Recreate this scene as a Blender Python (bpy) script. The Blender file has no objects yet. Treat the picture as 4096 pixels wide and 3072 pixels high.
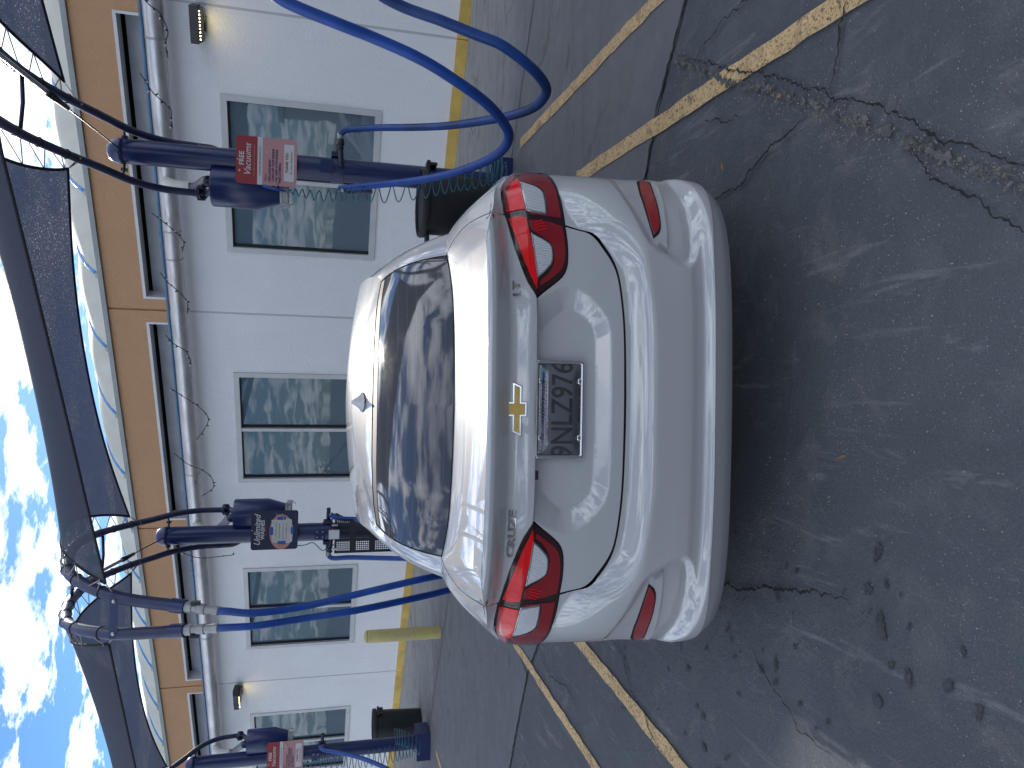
import bpy, bmesh, math, random
import numpy as np
from mathutils import Vector, Matrix
from mathutils.geometry import delaunay_2d_cdt
R = math.radians
random.seed(7); rng = np.random.default_rng(7)
SC = bpy.context.scene
COL = SC.collection

# ------------------------------------------------------------------ camera (phone held on its side)
CAM = np.array([0.043, -2.12, 1.585])
# columns: picture-right-when-upright, down, forward, in world axes (x right, y forward, z up)
CM = np.array([[0.9997512, 0.0163037, 0.0152214], [-0.0107235, -0.2470496, 0.9689435], [0.0195578, -0.9688657, -0.2468133]])
FPX = 2953.0
cd = bpy.data.cameras.new('camera'); cam = bpy.data.objects.new('camera', cd); COL.objects.link(cam)
rt, dn, fw = CM[:, 0], CM[:, 1], CM[:, 2]
cam.matrix_world = Matrix(((dn[0], rt[0], -fw[0], CAM[0]), (dn[1], rt[1], -fw[1], CAM[1]), (dn[2], rt[2], -fw[2], CAM[2]), (0, 0, 0, 1)))
cd.sensor_fit = 'HORIZONTAL'; cd.sensor_width = 36; cd.lens = 36 * FPX / 4096; cd.clip_start = .05; cd.clip_end = 2000
SC.camera = cam

# ------------------------------------------------------------------ sky, sun, exposure
SUN_EL, SUN_AZ = 25.6, 4.5          # degrees; azimuth from +y towards +x
wd_ = bpy.data.worlds.new('World'); SC.world = wd_; wd_.use_nodes = True
def nd(nt, t, **k):
    n = nt.nodes.new(t)
    for a, b in k.items(): setattr(n, a, b)
    return n
def lk(nt, a, b): nt.links.new(a, b)
def mth(nt, op, a, b=None, c=None, clamp=False):
    n = nd(nt, 'ShaderNodeMath', operation=op, use_clamp=clamp)
    for i, v in enumerate((a, b, c)):
        if v is None: continue
        if isinstance(v, (int, float)): n.inputs[i].default_value = v
        else: lk(nt, v, n.inputs[i])
    return n.outputs[0]
def ramp(nt, f, stops, interp='LINEAR'):
    n = nd(nt, 'ShaderNodeValToRGB'); n.color_ramp.interpolation = interp
    e = n.color_ramp.elements
    while len(e) < len(stops): e.new(.5)
    for i, (p, c) in enumerate(stops):
        e[i].position = p
        e[i].color = (c, c, c, 1) if isinstance(c, (int, float)) else (*c, 1)
    lk(nt, f, n.inputs[0]); return n.outputs[0]
def mixc(nt, f, a, b, blend='MIX'):
    n = nd(nt, 'ShaderNodeMix', data_type='RGBA', blend_type=blend)
    for s, v in ((n.inputs[0], f), (n.inputs[6], a), (n.inputs[7], b)):
        if isinstance(v, (int, float)): s.default_value = v
        elif isinstance(v, tuple): s.default_value = (*v, 1)
        else: lk(nt, v, s)
    return n.outputs[2]
def noise(nt, vec, scale, detail=4, rough=.55, dist=0, dim='3D'):
    n = nd(nt, 'ShaderNodeTexNoise', noise_dimensions=dim)
    n.inputs['Scale'].default_value = scale; n.inputs['Detail'].default_value = detail
    n.inputs['Roughness'].default_value = rough; n.inputs['Distortion'].default_value = dist
    if vec is not None: lk(nt, vec, n.inputs['Vector'])
    return n.outputs['Fac']
nt = wd_.node_tree; nt.nodes.clear()
sky = nd(nt, 'ShaderNodeTexSky', sky_type='NISHITA'); sky.sun_disc = False
sky.sun_elevation = R(SUN_EL); sky.sun_rotation = R(SUN_AZ); sky.air_density = 1.0; sky.dust_density = .15; sky.ozone_density = 2.0
tc = nd(nt, 'ShaderNodeTexCoord'); sx = nd(nt, 'ShaderNodeSeparateXYZ'); lk(nt, tc.outputs['Generated'], sx.inputs[0])
zz = mth(nt, 'ADD', mth(nt, 'MAXIMUM', sx.outputs[2], 0), .16)
cx = nd(nt, 'ShaderNodeCombineXYZ'); lk(nt, mth(nt, 'DIVIDE', sx.outputs[0], zz), cx.inputs[0]); lk(nt, mth(nt, 'DIVIDE', sx.outputs[1], zz), cx.inputs[1])
mp = nd(nt, 'ShaderNodeMapping'); mp.inputs['Location'].default_value = (3.1, 1.7, 0); mp.inputs['Rotation'].default_value = (0, 0, R(35)); mp.inputs['Scale'].default_value = (1.0, 1.35, 1); lk(nt, cx.outputs[0], mp.inputs[0])
n1 = noise(nt, mp.outputs[0], 4.2, 14, .62, .2); n2 = noise(nt, mp.outputs[0], .6, 3, .5)
cl = mth(nt, 'ADD', mth(nt, 'MULTIPLY', n1, .72), mth(nt, 'MULTIPLY', n2, .34))
mask = ramp(nt, cl, [(.500, 0), (.535, .55), (.60, 1)])
dens = ramp(nt, noise(nt, mp.outputs[0], 3.2, 8, .6, .2), [(.30, (5.6, 6.2, 7.4)), (.52, (9.8, 10.2, 11.0))])
cc = nd(nt, 'ShaderNodeVectorMath', operation='SCALE'); lk(nt, dens, cc.inputs[0]); cc.inputs['Scale'].default_value = 1.0
skyb = mixc(nt, 1.0, sky.outputs[0], (.31, .47, .67), 'MULTIPLY')
bg = nd(nt, 'ShaderNodeBackground'); bg.inputs[1].default_value = .10
lk(nt, mixc(nt, mask, skyb, cc.outputs[0]), bg.inputs[0])
wo = nd(nt, 'ShaderNodeOutputWorld'); lk(nt, bg.outputs[0], wo.inputs[0])
sl = bpy.data.lights.new('sun', 'SUN'); sl.energy = 1.7; sl.angle = R(.53); sl.color = (1.0, .93, .82)
sun = bpy.data.objects.new('sun', sl); COL.objects.link(sun)
sdir = Vector((math.sin(R(SUN_AZ)) * math.cos(R(SUN_EL)), math.cos(R(SUN_AZ)) * math.cos(R(SUN_EL)), math.sin(R(SUN_EL))))
sun.rotation_euler = sdir.to_track_quat('Z', 'Y').to_euler(); sun.location = (2, 12, 20)
vs = SC.view_settings; vs.view_transform = 'Standard'; vs.look = 'None'; vs.gamma = 1; vs.use_curve_mapping = False; vs.exposure = 1.15

# ------------------------------------------------------------------ picture point -> place
def ray(px, py):
    X = 3072 - py - 1536.0; Y = px - 2048.0
    v = CM @ np.array([X, Y, FPX]); return v / np.linalg.norm(v)
def at(px, py, D):                      # point D metres ahead of the camera along +y
    r = ray(px, py); return CAM + r / r[1] * D
def gz(px, py, z=0.0):
    r = ray(px, py); return CAM + r * (z - CAM[2]) / r[2]
WP = np.array([4.6506, 6.3030, 0]); WD = np.array([.857358, -.514721, 0]); WN = np.array([-.514721, -.857358, 0])
def wall(s, z, off=0.0): return WP + WD * s + WN * off + np.array([0, 0, z])
def onwall(px, py, off=0.0):
    r = ray(px, py); t = (WN @ WP + off - WN @ CAM) / (WN @ r); return CAM + r * t

# ------------------------------------------------------------------ object helpers
def tag(o, label=None, cat=None, group=None, kind=None):
    if label: o['label'] = label
    if cat: o['category'] = cat
    if group: o['group'] = group
    if kind: o['kind'] = kind
    return o
def empty(name, loc=(0, 0, 0), **k):
    o = bpy.data.objects.new(name, None); o.location = loc; o.empty_display_size = .1; COL.objects.link(o); return tag(o, **k)
def mesh(name, verts, faces, mat, parent=None, smooth=False, normals=None, **k):
    me = bpy.data.meshes.new(name); V = np.asarray(verts, float).reshape(-1, 3)
    if parent is not None:
        off = np.zeros(3); p = parent
        while p is not None: off += np.array(p.location); p = p.parent
        V = V - off
    me.from_pydata(V.tolist(), [], [tuple(int(i) for i in f) for f in faces])
    for m in (mat if isinstance(mat, (list, tuple)) else [mat]): me.materials.append(m)
    if smooth: me.polygons.foreach_set('use_smooth', [True] * len(me.polygons))
    me.update()
    if normals is not None: me.normals_split_custom_set_from_vertices(np.asarray(normals).tolist())
    o = bpy.data.objects.new(name, me); COL.objects.link(o)
    if parent is not None: o.parent = parent
    return tag(o, **k)
class MB:
    def __init__(s): s.v = []; s.f = []; s.n = 0
    def add(s, V, F):
        V = np.asarray(V, float).reshape(-1, 3); s.v.append(V); s.f += [tuple(i + s.n for i in f) for f in F]; s.n += len(V); return s
    def box(s, c, h, M=None):
        M = np.eye(3) if M is None else M
        q = np.array([[x, y, z] for x in (-1, 1) for y in (-1, 1) for z in (-1, 1)]) * np.array(h)
        return s.add(q @ M.T + np.array(c), [(0, 1, 3, 2), (4, 6, 7, 5), (0, 4, 5, 1), (2, 3, 7, 6), (0, 2, 6, 4), (1, 5, 7, 3)])
    def wbox(s, s0, s1, z0, z1, o0, o1):
        return s.box(wall((s0 + s1) / 2, (z0 + z1) / 2, (o0 + o1) / 2), ((s1 - s0) / 2, (o1 - o0) / 2, (z1 - z0) / 2), np.stack([WD, WN, [0, 0, 1]], 1))
    def tube(s, P, r, n=10, caps=True, closed=False):
        P = np.asarray(P, float); m = len(P); r = np.full(m, r) if np.isscalar(r) else np.asarray(r)
        T = np.gradient(P, axis=0); T /= np.linalg.norm(T, axis=1)[:, None] + 1e-12
        u = np.cross(T[0], [0, 0, 1.]);
        if np.linalg.norm(u) < 1e-3: u = np.cross(T[0], [1., 0, 0])
        u /= np.linalg.norm(u); a = np.linspace(0, 2 * np.pi, n, endpoint=False); ca, sa = np.cos(a)[:, None], np.sin(a)[:, None]
        V = np.zeros((m, n, 3))
        for i in range(m):
            u = u - T[i] * (u @ T[i]); u /= np.linalg.norm(u); w = np.cross(T[i], u); V[i] = P[i] + r[i] * (ca * u + sa * w)
        F = [(i * n + j, i * n + (j + 1) % n, (i + 1) * n + (j + 1) % n, (i + 1) * n + j) for i in range(m - 1) for j in range(n)]
        if caps: F += [tuple(range(n))[::-1], tuple((m - 1) * n + j for j in range(n))]
        return s.add(V, F)
    def lathe(s, c, prof, n=24, axis=(0, 0, 1)):
        ax = np.array(axis, float); ax /= np.linalg.norm(ax); c = np.array(c, float)
        u = np.cross(ax, [1., 0, 0] if abs(ax[0]) < .8 else [0, 1., 0]); u /= np.linalg.norm(u); w = np.cross(ax, u)
        a = np.linspace(0, 2 * np.pi, n, endpoint=False)
        V = [c + ax * h + rr * (math.cos(t) * u + math.sin(t) * w) for (rr, h) in prof for t in a]
        m = len(prof); F = [(i * n + j, i * n + (j + 1) % n, (i + 1) * n + (j + 1) % n, (i + 1) * n + j) for i in range(m - 1) for j in range(n)]
        if prof[0][0] > 1e-4: F.append(tuple(range(n))[::-1])
        if prof[-1][0] > 1e-4: F.append(tuple((m - 1) * n + j for j in range(n)))
        return s.add(V, F)
    def build(s, name, mat, parent=None, smooth=False, **k):
        o = mesh(name, np.concatenate(s.v), s.f, mat, parent, smooth, **k)
        if smooth == 'auto':
            bm = bmesh.new(); bm.from_mesh(o.data); bmesh.ops.recalc_face_normals(bm, faces=bm.faces)
            for e in bm.edges: e.smooth = e.calc_face_angle(0) < R(38)
            bm.to_mesh(o.data); bm.free()
        return o
def spline(P, n=8):
    P = np.asarray(P, float); out = []
    Q = np.vstack([2 * P[0] - P[1], P, 2 * P[-1] - P[-2]])
    for i in range(1, len(Q) - 2):
        for t in np.linspace(0, 1, n, endpoint=False):
            a, b, c, d = Q[i - 1], Q[i], Q[i + 1], Q[i + 2]
            out.append(.5 * ((2 * b) + (-a + c) * t + (2 * a - 5 * b + 4 * c - d) * t * t + (-a + 3 * b - 3 * c + d) * t ** 3))
    out.append(P[-1]); return np.array(out)
def resample(P, step):
    P = np.asarray(P, float); L = np.concatenate([[0], np.cumsum(np.linalg.norm(np.diff(P, axis=0), axis=1))])
    t = np.arange(0, L[-1], step); return np.stack([np.interp(t, L, P[:, k]) for k in range(3)], 1)

# ------------------------------------------------------------------ materials
def mat(name, color=(.5, .5, .5), rough=.5, metal=0, **k):
    m = bpy.data.materials.new(name); m.use_nodes = True; b = m.node_tree.nodes['Principled BSDF']
    b.inputs['Base Color'].default_value = (*color, 1); b.inputs['Roughness'].default_value = rough; b.inputs['Metallic'].default_value = metal
    for a, v in k.items():
        b.inputs[a.replace('_', ' ')].default_value = v
    return m
def P(m): return m.node_tree.nodes['Principled BSDF']
def objco(m): return nd(m.node_tree, 'ShaderNodeTexCoord').outputs['Object']
def worldpos(m): return nd(m.node_tree, 'ShaderNodeNewGeometry').outputs['Position']
def vary(m, scale=3, lo=.8, hi=1.15, bump=0, bscale=60, bdist=.01, detail=5, rough_var=0, stretch=None):
    """uneven colour and fine relief on a plain material"""
    nt = m.node_tree; b = P(m); co = worldpos(m)
    if stretch:
        q = nd(nt, 'ShaderNodeMapping'); q.inputs['Scale'].default_value = stretch; lk(nt, co, q.inputs[0]); co = q.outputs[0]
    f = noise(nt, co, scale, detail, .6)
    c = tuple(b.inputs['Base Color'].default_value)[:3]
    r = ramp(nt, f, [(.3, tuple(x * lo for x in c)), (.7, tuple(min(1, x * hi) for x in c))]); lk(nt, r, b.inputs['Base Color'])
    if rough_var:
        r0 = b.inputs['Roughness'].default_value; lk(nt, ramp(nt, noise(nt, co, scale * 2.3, 4), [(.3, max(0, r0 - rough_var)), (.7, min(1, r0 + rough_var))]), b.inputs['Roughness'])
    if bump:
        n = nd(nt, 'ShaderNodeBump'); n.inputs['Strength'].default_value = bump; n.inputs['Distance'].default_value = bdist
        lk(nt, noise(nt, worldpos(m), bscale, 4, .6), n.inputs['Height']); lk(nt, n.outputs[0], b.inputs['Normal'])
    return m
# stucco with rain streaks
def stucco(name, col, dirt):
    m = mat(name, col, .9); nt = m.node_tree; b = P(m); co = worldpos(m)
    q = nd(nt, 'ShaderNodeMapping'); q.inputs['Scale'].default_value = (14, 14, .8); lk(nt, co, q.inputs[0])
    streak = ramp(nt, noise(nt, q.outputs[0], 1, 5, .6), [(.54, 0), (.8, .22)])
    blot = ramp(nt, noise(nt, co, 1.3, 4, .6), [(.35, .0), (.7, .35)])
    c = mixc(nt, streak, col, dirt); c = mixc(nt, blot, c, tuple(x * .88 for x in col)); lk(nt, c, b.inputs['Base Color'])
    n = nd(nt, 'ShaderNodeBump'); n.inputs['Strength'].default_value = .9; n.inputs['Distance'].default_value = .010
    lk(nt, noise(nt, co, 42, 5, .7), n.inputs['Height']); lk(nt, n.outputs[0], b.inputs['Normal']); return m
M_white = stucco('white_stucco', (.78, .785, .79), (.60, .60, .59))
M_orange = stucco('tan_orange_stucco', (.47, .27, .145), (.38, .205, .105))
M_groove = mat('joint_filler', (.50, .51, .52), .8)
M_ogroove = mat('joint_orange', (.36, .17, .06), .8)
M_base = vary(mat('yellow_base_paint', (.68, .46, .11), .7), 4, .7, 1.1, .4, 30, .01)
M_coping = vary(mat('coping_metal', (.26, .28, .28), .55, .4), 3, .85, 1.1)
M_frame = vary(mat('window_frame_aluminium', (.52, .525, .53), .5, .25), 5, .92, 1.05)
M_gasket = mat('black_gasket', (.01, .01, .012), .6)
M_cavity = mat('dark_cavity', (.02, .02, .022), .9)
M_louver = vary(mat('louver_metal', (.40, .41, .44), .4, .35), 3, .8, 1.1)
M_duct = vary(mat('galvanised_duct', (.56, .55, .55), .38, .75), 2.2, .72, 1.12, rough_var=.12, stretch=(1, 1, 3))
M_pvc = vary(mat('grey_pvc', (.55, .54, .50), .5), 6, .9, 1.05)
M_blue = vary(mat('bright_blue_paint', (.06, .15, .25), .42), 4, .8, 1.2)
M_rib = vary(mat('blue_rib_paint', (.03, .20, .50), .4), 4, .8, 1.2)
M_awn = mat('white_canopy_sheet', (.74, .74, .66), .6); vary(M_awn, 1.2, .82, 1.05, stretch=(3, .6, 1))
def add_translucent(m, col, k):
    nt = m.node_tree; b = P(m); o = [n for n in nt.nodes if n.type == 'OUTPUT_MATERIAL'][0]; t = nd(nt, 'ShaderNodeBsdfTranslucent'); t.inputs[0].default_value = (*col, 1)
    x = nd(nt, 'ShaderNodeMixShader'); x.inputs[0].default_value = k; lk(nt, b.outputs[0], x.inputs[1]); lk(nt, t.outputs[0], x.inputs[2]); lk(nt, x.outputs[0], o.inputs[0])
add_translucent(M_awn, (.80, .76, .62), .45)
M_navy = vary(mat('navy_powder_coat', (.004, .014, .088), .33, .0, Coat_Weight=.25, Coat_Roughness=.2), 5, .9, 1.1, rough_var=.03)
M_navyd = vary(mat('dark_navy_steel', (.012, .015, .040), .38), 5, .7, 1.3)
M_tubef = vary(mat('weathered_navy_tube', (.022, .028, .075), .42), 8, .75, 1.3, rough_var=.1)
M_hose = mat('blue_hose', (.007, .060, .30), .42); vary(M_hose, 7, .75, 1.15)
M_hose_shaded = mat('shaded_blue_hose', (.005, .038, .16), .45); vary(M_hose_shaded, 4, .6, 1.6)  # same hose material, its shade put into a darker colour
M_teal = mat('teal_coil_hose', (.01, .10, .15), .3)
M_black = vary(mat('black_plastic', (.012, .013, .015), .42), 6, .8, 1.3)
M_can = vary(mat('black_bin_plastic', (.008, .009, .011), .5), 5, .7, 1.5, .3, 80, .003)
M_chrome = mat('chrome', (.62, .63, .65), .08, 1.0)
M_steel = vary(mat('brushed_steel', (.5, .5, .5), .35, .9), 10, .8, 1.1)
M_galv = vary(mat('light_steel', (.34, .34, .34), .45, .5), 10, .8, 1.1)
M_rope = mat('pale_cord', (.30, .28, .25), .8)
M_cordd = mat('dark_cord', (.02, .02, .022), .7)
M_bollard = vary(mat('yellow_bollard_paint', (.50, .42, .16), .55), 3, .85, 1.08)
def bollard_scuff(m):
    nt = m.node_tree; b = P(m); src = b.inputs['Base Color'].links[0].from_socket
    f = ramp(nt, noise(nt, worldpos(m), 22, 6, .7), [(.60, 0), (.68, .8)]); lk(nt, mixc(nt, f, src, (.12, .09, .03)), b.inputs['Base Color'])
bollard_scuff(M_bollard)
# window glass: mirror-like from a slant, dim room behind
def glassmat(name, tint, mirror=.5):
    m = bpy.data.materials.new(name); m.use_nodes = True; nt = m.node_tree; nt.nodes.clear()
    g = nd(nt, 'ShaderNodeBsdfGlossy'); g.inputs['Roughness'].default_value = .015; g.inputs['Color'].default_value = (.92, .97, 1, 1)
    bmp = nd(nt, 'ShaderNodeBump'); bmp.inputs['Strength'].default_value = .04; bmp.inputs['Distance'].default_value = .03
    lk(nt, noise(nt, nd(nt, 'ShaderNodeNewGeometry').outputs['Position'], 1.6, 2), bmp.inputs['Height']); lk(nt, bmp.outputs[0], g.inputs['Normal'])
    t = nd(nt, 'ShaderNodeBsdfTransparent'); t.inputs[0].default_value = (*tint, 1)
    fr = nd(nt, 'ShaderNodeFresnel'); fr.inputs[0].default_value = 1.52
    f = mth(nt, 'ADD', mth(nt, 'MULTIPLY', fr.outputs[0], .80), mirror * .05, clamp=True)
    mx = nd(nt, 'ShaderNodeMixShader'); lk(nt, f, mx.inputs[0]); lk(nt, t.outputs[0], mx.inputs[1]); lk(nt, g.outputs[0], mx.inputs[2])
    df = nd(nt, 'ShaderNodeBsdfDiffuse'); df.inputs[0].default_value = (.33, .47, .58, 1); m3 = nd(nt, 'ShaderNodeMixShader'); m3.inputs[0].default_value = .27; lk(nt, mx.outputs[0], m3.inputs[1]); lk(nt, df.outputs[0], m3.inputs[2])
    o = nd(nt, 'ShaderNodeOutputMaterial'); lk(nt, m3.outputs[0], o.inputs[0]); return m
M_pane = glassmat('window_glass', (.34, .44, .48), 1.0)
# car paint
def carpaint(name, col=(.455, .46, .465)):
    m = mat(name, col, .36, .07, Specular_IOR_Level=.05, Coat_IOR=1.8, Coat_Weight=1.0, Coat_Roughness=.025); nt = m.node_tree; b = P(m)
    v = nd(nt, 'ShaderNodeTexVoronoi'); v.inputs['Scale'].default_value = 1600; lk(nt, worldpos(m), v.inputs['Vector'])
    lk(nt, mixc(nt, .10, col, v.outputs['Color'], 'OVERLAY'), b.inputs['Base Color'])
    f = noise(nt, worldpos(m), 3.0, 6, .7)
    lk(nt, ramp(nt, f, [(.35, .010), (.75, .03)]), b.inputs['Coat Roughness']); return m
M_paint = carpaint('silver_paint')
M_shell = mat('black_inner', (.004, .004, .005), .9)
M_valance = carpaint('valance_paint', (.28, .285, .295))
M_lens = mat('dark_red_lens', (.22, .002, .008), .16, 0, Coat_Weight=.5, Coat_Roughness=.02)
M_lensb = mat('bright_red_lens', (.75, .004, .008), .16, 0, Specular_IOR_Level=.3, Coat_Weight=.35, Coat_Roughness=.02, Emission_Strength=0)
M_lensk = mat('lamp_border', (.018, .001, .003), .12, 0, Coat_Weight=.4, Coat_Roughness=.03)
M_lens_highlight = mat('rose_highlight_edge', (.45, .05, .07), .15, 0, Coat_Weight=1.0, Coat_Roughness=.03)  # pinkish highlight put into the colour, left lamp only
M_refl = mat('red_reflector', (.28, .004, .012), .35, 0, Coat_Weight=1.0, Coat_Roughness=.1)
def ribbed(name, col, sc, ang):
    m = mat(name, col, .25, .15, Coat_Weight=1.0, Coat_Roughness=.03); nt = m.node_tree; b = P(m)
    q = nd(nt, 'ShaderNodeMapping'); q.inputs['Rotation'].default_value = (0, ang, 0); lk(nt, worldpos(m), q.inputs[0])
    w = nd(nt, 'ShaderNodeTexWave'); w.inputs['Scale'].default_value = sc; w.bands_direction = 'X'; lk(nt, q.outputs[0], w.inputs[0])
    n = nd(nt, 'ShaderNodeBump'); n.inputs['Strength'].default_value = .9; n.inputs['Distance'].default_value = .004; lk(nt, w.outputs['Fac'], n.inputs['Height']); lk(nt, n.outputs[0], b.inputs['Normal'])
    lk(nt, mixc(nt, w.outputs['Fac'], tuple(c * .62 for c in col), col), b.inputs['Base Color']); return m
M_clear = ribbed('clear_ribbed_lens', (.88, .90, .94), 55, R(12))
def carglass(name):
    m = mat(name, (.006, .007, .009), .05, 0, IOR=1.50, Coat_Weight=.25, Coat_Roughness=.02); nt = m.node_tree; b = P(m)
    w = nd(nt, 'ShaderNodeTexWave'); w.inputs['Scale'].default_value = 11; w.bands_direction = 'Z'; lk(nt, worldpos(m), w.inputs[0])
    f = noise(nt, worldpos(m), 5, 6, .7)
    ln = ramp(nt, w.outputs['Fac'], [(.965, 0), (.99, 1)])
    lk(nt, mixc(nt, ln, (.052, .054, .060), (.075, .077, .083)), b.inputs['Base Color'])  # grey haze of mirrored cloud put into the glass colour
    lk(nt, ramp(nt, f, [(.4, .04), (.8, .14)]), b.inputs['Roughness']); return m
M_cglass = carglass('tinted_rear_glass')
M_cglass2 = mat('tinted_side_glass', (.008, .009, .011), .03, 0)
M_rubber = mat('tyre_rubber', (.015, .015, .016), .85)
M_gold = vary(mat('gold_emblem', (.55, .35, .09), .45, .25), 40, .9, 1.1)
M_letter = mat('chrome_letter', (.55, .56, .58), .12, 1.0)

# ------------------------------------------------------------------ ground
def ground_mat():
    m = mat('asphalt', (.05, .05, .05), .82); nt = m.node_tree; b = P(m); co = worldpos(m)
    s = nd(nt, 'ShaderNodeSeparateXYZ'); lk(nt, co, s.inputs[0])
    big = noise(nt, co, .9, 5, .6, .3); mid = noise(nt, co, 5.5, 8, .68, .4); fine = noise(nt, co, 160, 3, .7)
    c = ramp(nt, big, [(.3, (.066, .077, .090)), (.7, (.104, .118, .132))])
    c = mixc(nt, ramp(nt, mid, [(.50, 0), (.70, .8)]), c, (.145, .152, .158))           # pale worn blotches
    c = mixc(nt, ramp(nt, noise(nt, co, 3.1, 9, .72, .8), [(.57, 0), (.66, .65)]), c, (.165, .160, .155))
    c = mixc(nt, ramp(nt, fine, [(.35, .35), (.6, 0)]), c, (.018, .019, .022))
    # stretched scuffs
    q = nd(nt, 'ShaderNodeMapping'); q.inputs['Rotation'].default_value = (0, 0, R(-35)); q.inputs['Scale'].default_value = (14, 2.0, 1); lk(nt, co, q.inputs[0])
    c = mixc(nt, ramp(nt, noise(nt, q.outputs[0], 1.0, 7, .7, .6), [(.58, 0), (.68, .65)]), c, (.20, .205, .215))
    # pale mineral specks
    v = nd(nt, 'ShaderNodeTexVoronoi'); v.inputs['Scale'].default_value = 130; v.inputs['Randomness'].default_value = 1; lk(nt, co, v.inputs['Vector'])
    vc = nd(nt, 'ShaderNodeSeparateColor'); lk(nt, v.outputs['Color'], vc.inputs[0])
    sp = mth(nt, 'MULTIPLY', ramp(nt, v.outputs['Distance'], [(.18, 1), (.30, 0)]), ramp(nt, vc.outputs[0], [(.80, 0), (.88, 1)]))
    spm = mth(nt, 'MULTIPLY', sp, ramp(nt, noise(nt, co, 1.6, 4, .6), [(.42, .15), (.62, 1)]))
    c = mixc(nt, mth(nt, 'MULTIPLY', spm, .8), c, (.42, .42, .40))
    lk(nt, c, b.inputs['Base Color']); lk(nt, ramp(nt, mid, [(.3, .62), (.7, .9)]), b.inputs['Roughness'])
    h = mth(nt, 'ADD', mth(nt, 'MULTIPLY', fine, .35), mth(nt, 'ADD', mth(nt, 'MULTIPLY', mid, .9), mth(nt, 'MULTIPLY', noise(nt, co, 38, 5, .7), .6)))
    n = nd(nt, 'ShaderNodeBump'); n.inputs['Strength'].default_value = 1.0; n.inputs['Distance'].default_value = .018
    lk(nt, h, n.inputs['Height']); lk(nt, n.outputs[0], b.inputs['Normal']); return m
def pad_mat():
    """grey concrete apron: lighter towards the wall, with oil stains and dark runs"""
    m = mat('concrete', (.2, .2, .2), .75); nt = m.node_tree; b = P(m); co = worldpos(m)
    dp = nd(nt, 'ShaderNodeVectorMath', operation='DOT_PRODUCT'); lk(nt, co, dp.inputs[0]); dp.inputs[1].default_value = tuple(WN)
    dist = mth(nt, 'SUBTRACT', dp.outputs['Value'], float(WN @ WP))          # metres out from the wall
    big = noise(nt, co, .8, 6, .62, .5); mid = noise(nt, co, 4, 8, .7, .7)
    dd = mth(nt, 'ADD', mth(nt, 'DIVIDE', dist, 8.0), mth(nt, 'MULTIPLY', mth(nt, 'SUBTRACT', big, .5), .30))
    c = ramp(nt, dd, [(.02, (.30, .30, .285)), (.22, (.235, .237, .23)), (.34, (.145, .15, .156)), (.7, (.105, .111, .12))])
    q = nd(nt, 'ShaderNodeMapping'); q.inputs['Rotation'].default_value = (0, 0, R(31)); q.inputs['Scale'].default_value = (.9, 5.5, 1); lk(nt, co, q.inputs[0])
    c = mixc(nt, ramp(nt, noise(nt, q.outputs[0], 1.1, 8, .68, .8), [(.50, 0), (.70, .6)]), c, (.075, .075, .08))
    c = mixc(nt, ramp(nt, mid, [(.55, 0), (.75, .4)]), c, (.19, .185, .175))
    c = mixc(nt, ramp(nt, noise(nt, co, 2.1, 6, .6, 1.2), [(.60, 0), (.66, .55)]), c, (.055, .053, .052))
    c = mixc(nt, mth(nt, 'MULTIPLY', ramp(nt, noise(nt, q.outputs[0], .7, 4, .5, .5), [(.56, 0), (.66, .5)]), ramp(nt, dd, [(.03, .8), (.12, 0)])), c, (.26, .17, .09))
    lk(nt, c, b.inputs['Base Color']); lk(nt, ramp(nt, mid, [(.3, .5), (.7, .85)]), b.inputs['Roughness'])
    n = nd(nt, 'ShaderNodeBump'); n.inputs['Strength'].default_value = .5; n.inputs['Distance'].default_value = .006
    lk(nt, mth(nt, 'ADD', mid, mth(nt, 'MULTIPLY', noise(nt, co, 90, 4, .7), .5)), n.inputs['Height']); lk(nt, n.outputs[0], b.inputs['Normal']); return m
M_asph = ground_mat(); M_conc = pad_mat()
def paint_mat():
    m = mat('worn_yellow_paint', (.5, .3, .08), .7); nt = m.node_tree; b = P(m); co = worldpos(m)
    lk(nt, ramp(nt, noise(nt, co, 6, 5), [(.3, (.50, .34, .16)), (.7, (.68, .47, .23))]), b.inputs['Base Color'])
    w = ramp(nt, noise(nt, co, 75, 9, .8, .6), [(.42, 0), (.475, 1)])
    w2 = ramp(nt, noise(nt, co, 7, 6, .7, .5), [(.32, 0), (.46, 1)])
    s = nd(nt, 'ShaderNodeSeparateXYZ'); lk(nt, co, s.inputs[0])
    a = mth(nt, 'MULTIPLY', w, mth(nt, 'ADD', mth(nt, 'MULTIPLY', w2, .55), .45))
    lk(nt, a, b.inputs['Alpha'])
    n = nd(nt, 'ShaderNodeBump'); n.inputs['Strength'].default_value = .6; n.inputs['Distance'].default_value = .006; lk(nt, noise(nt, co, 60, 5, .7), n.inputs['Height']); lk(nt, n.outputs[0], b.inputs['Normal'])
    return m
M_line = paint_mat()
M_crack = vary(mat('crack_dark', (.012, .012, .013), .95), 30, .6, 1.6)
def soil_mat():
    m = mat('crack_dirt', (.10, .09, .075), .95); nt = m.node_tree; b = P(m); co = worldpos(m)
    c = ramp(nt, noise(nt, co, 22, 8, .75, .5), [(.3, (.055, .057, .058)), (.48, (.105, .104, .098)), (.62, (.165, .163, .155)), (.76, (.32, .32, .31))])
    lk(nt, c, b.inputs['Base Color']); lk(nt, ramp(nt, noise(nt, co, 26, 7, .75, .6), [(.43, 0), (.50, 1)]), b.inputs['Alpha']); n = nd(nt, 'ShaderNodeBump'); n.inputs['Strength'].default_value = 1; n.inputs['Distance'].default_value = .012
    lk(nt, noise(nt, co, 60, 6, .75), n.inputs['Height']); lk(nt, n.outputs[0], b.inputs['Normal']); return m
M_soil = soil_mat()

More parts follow.
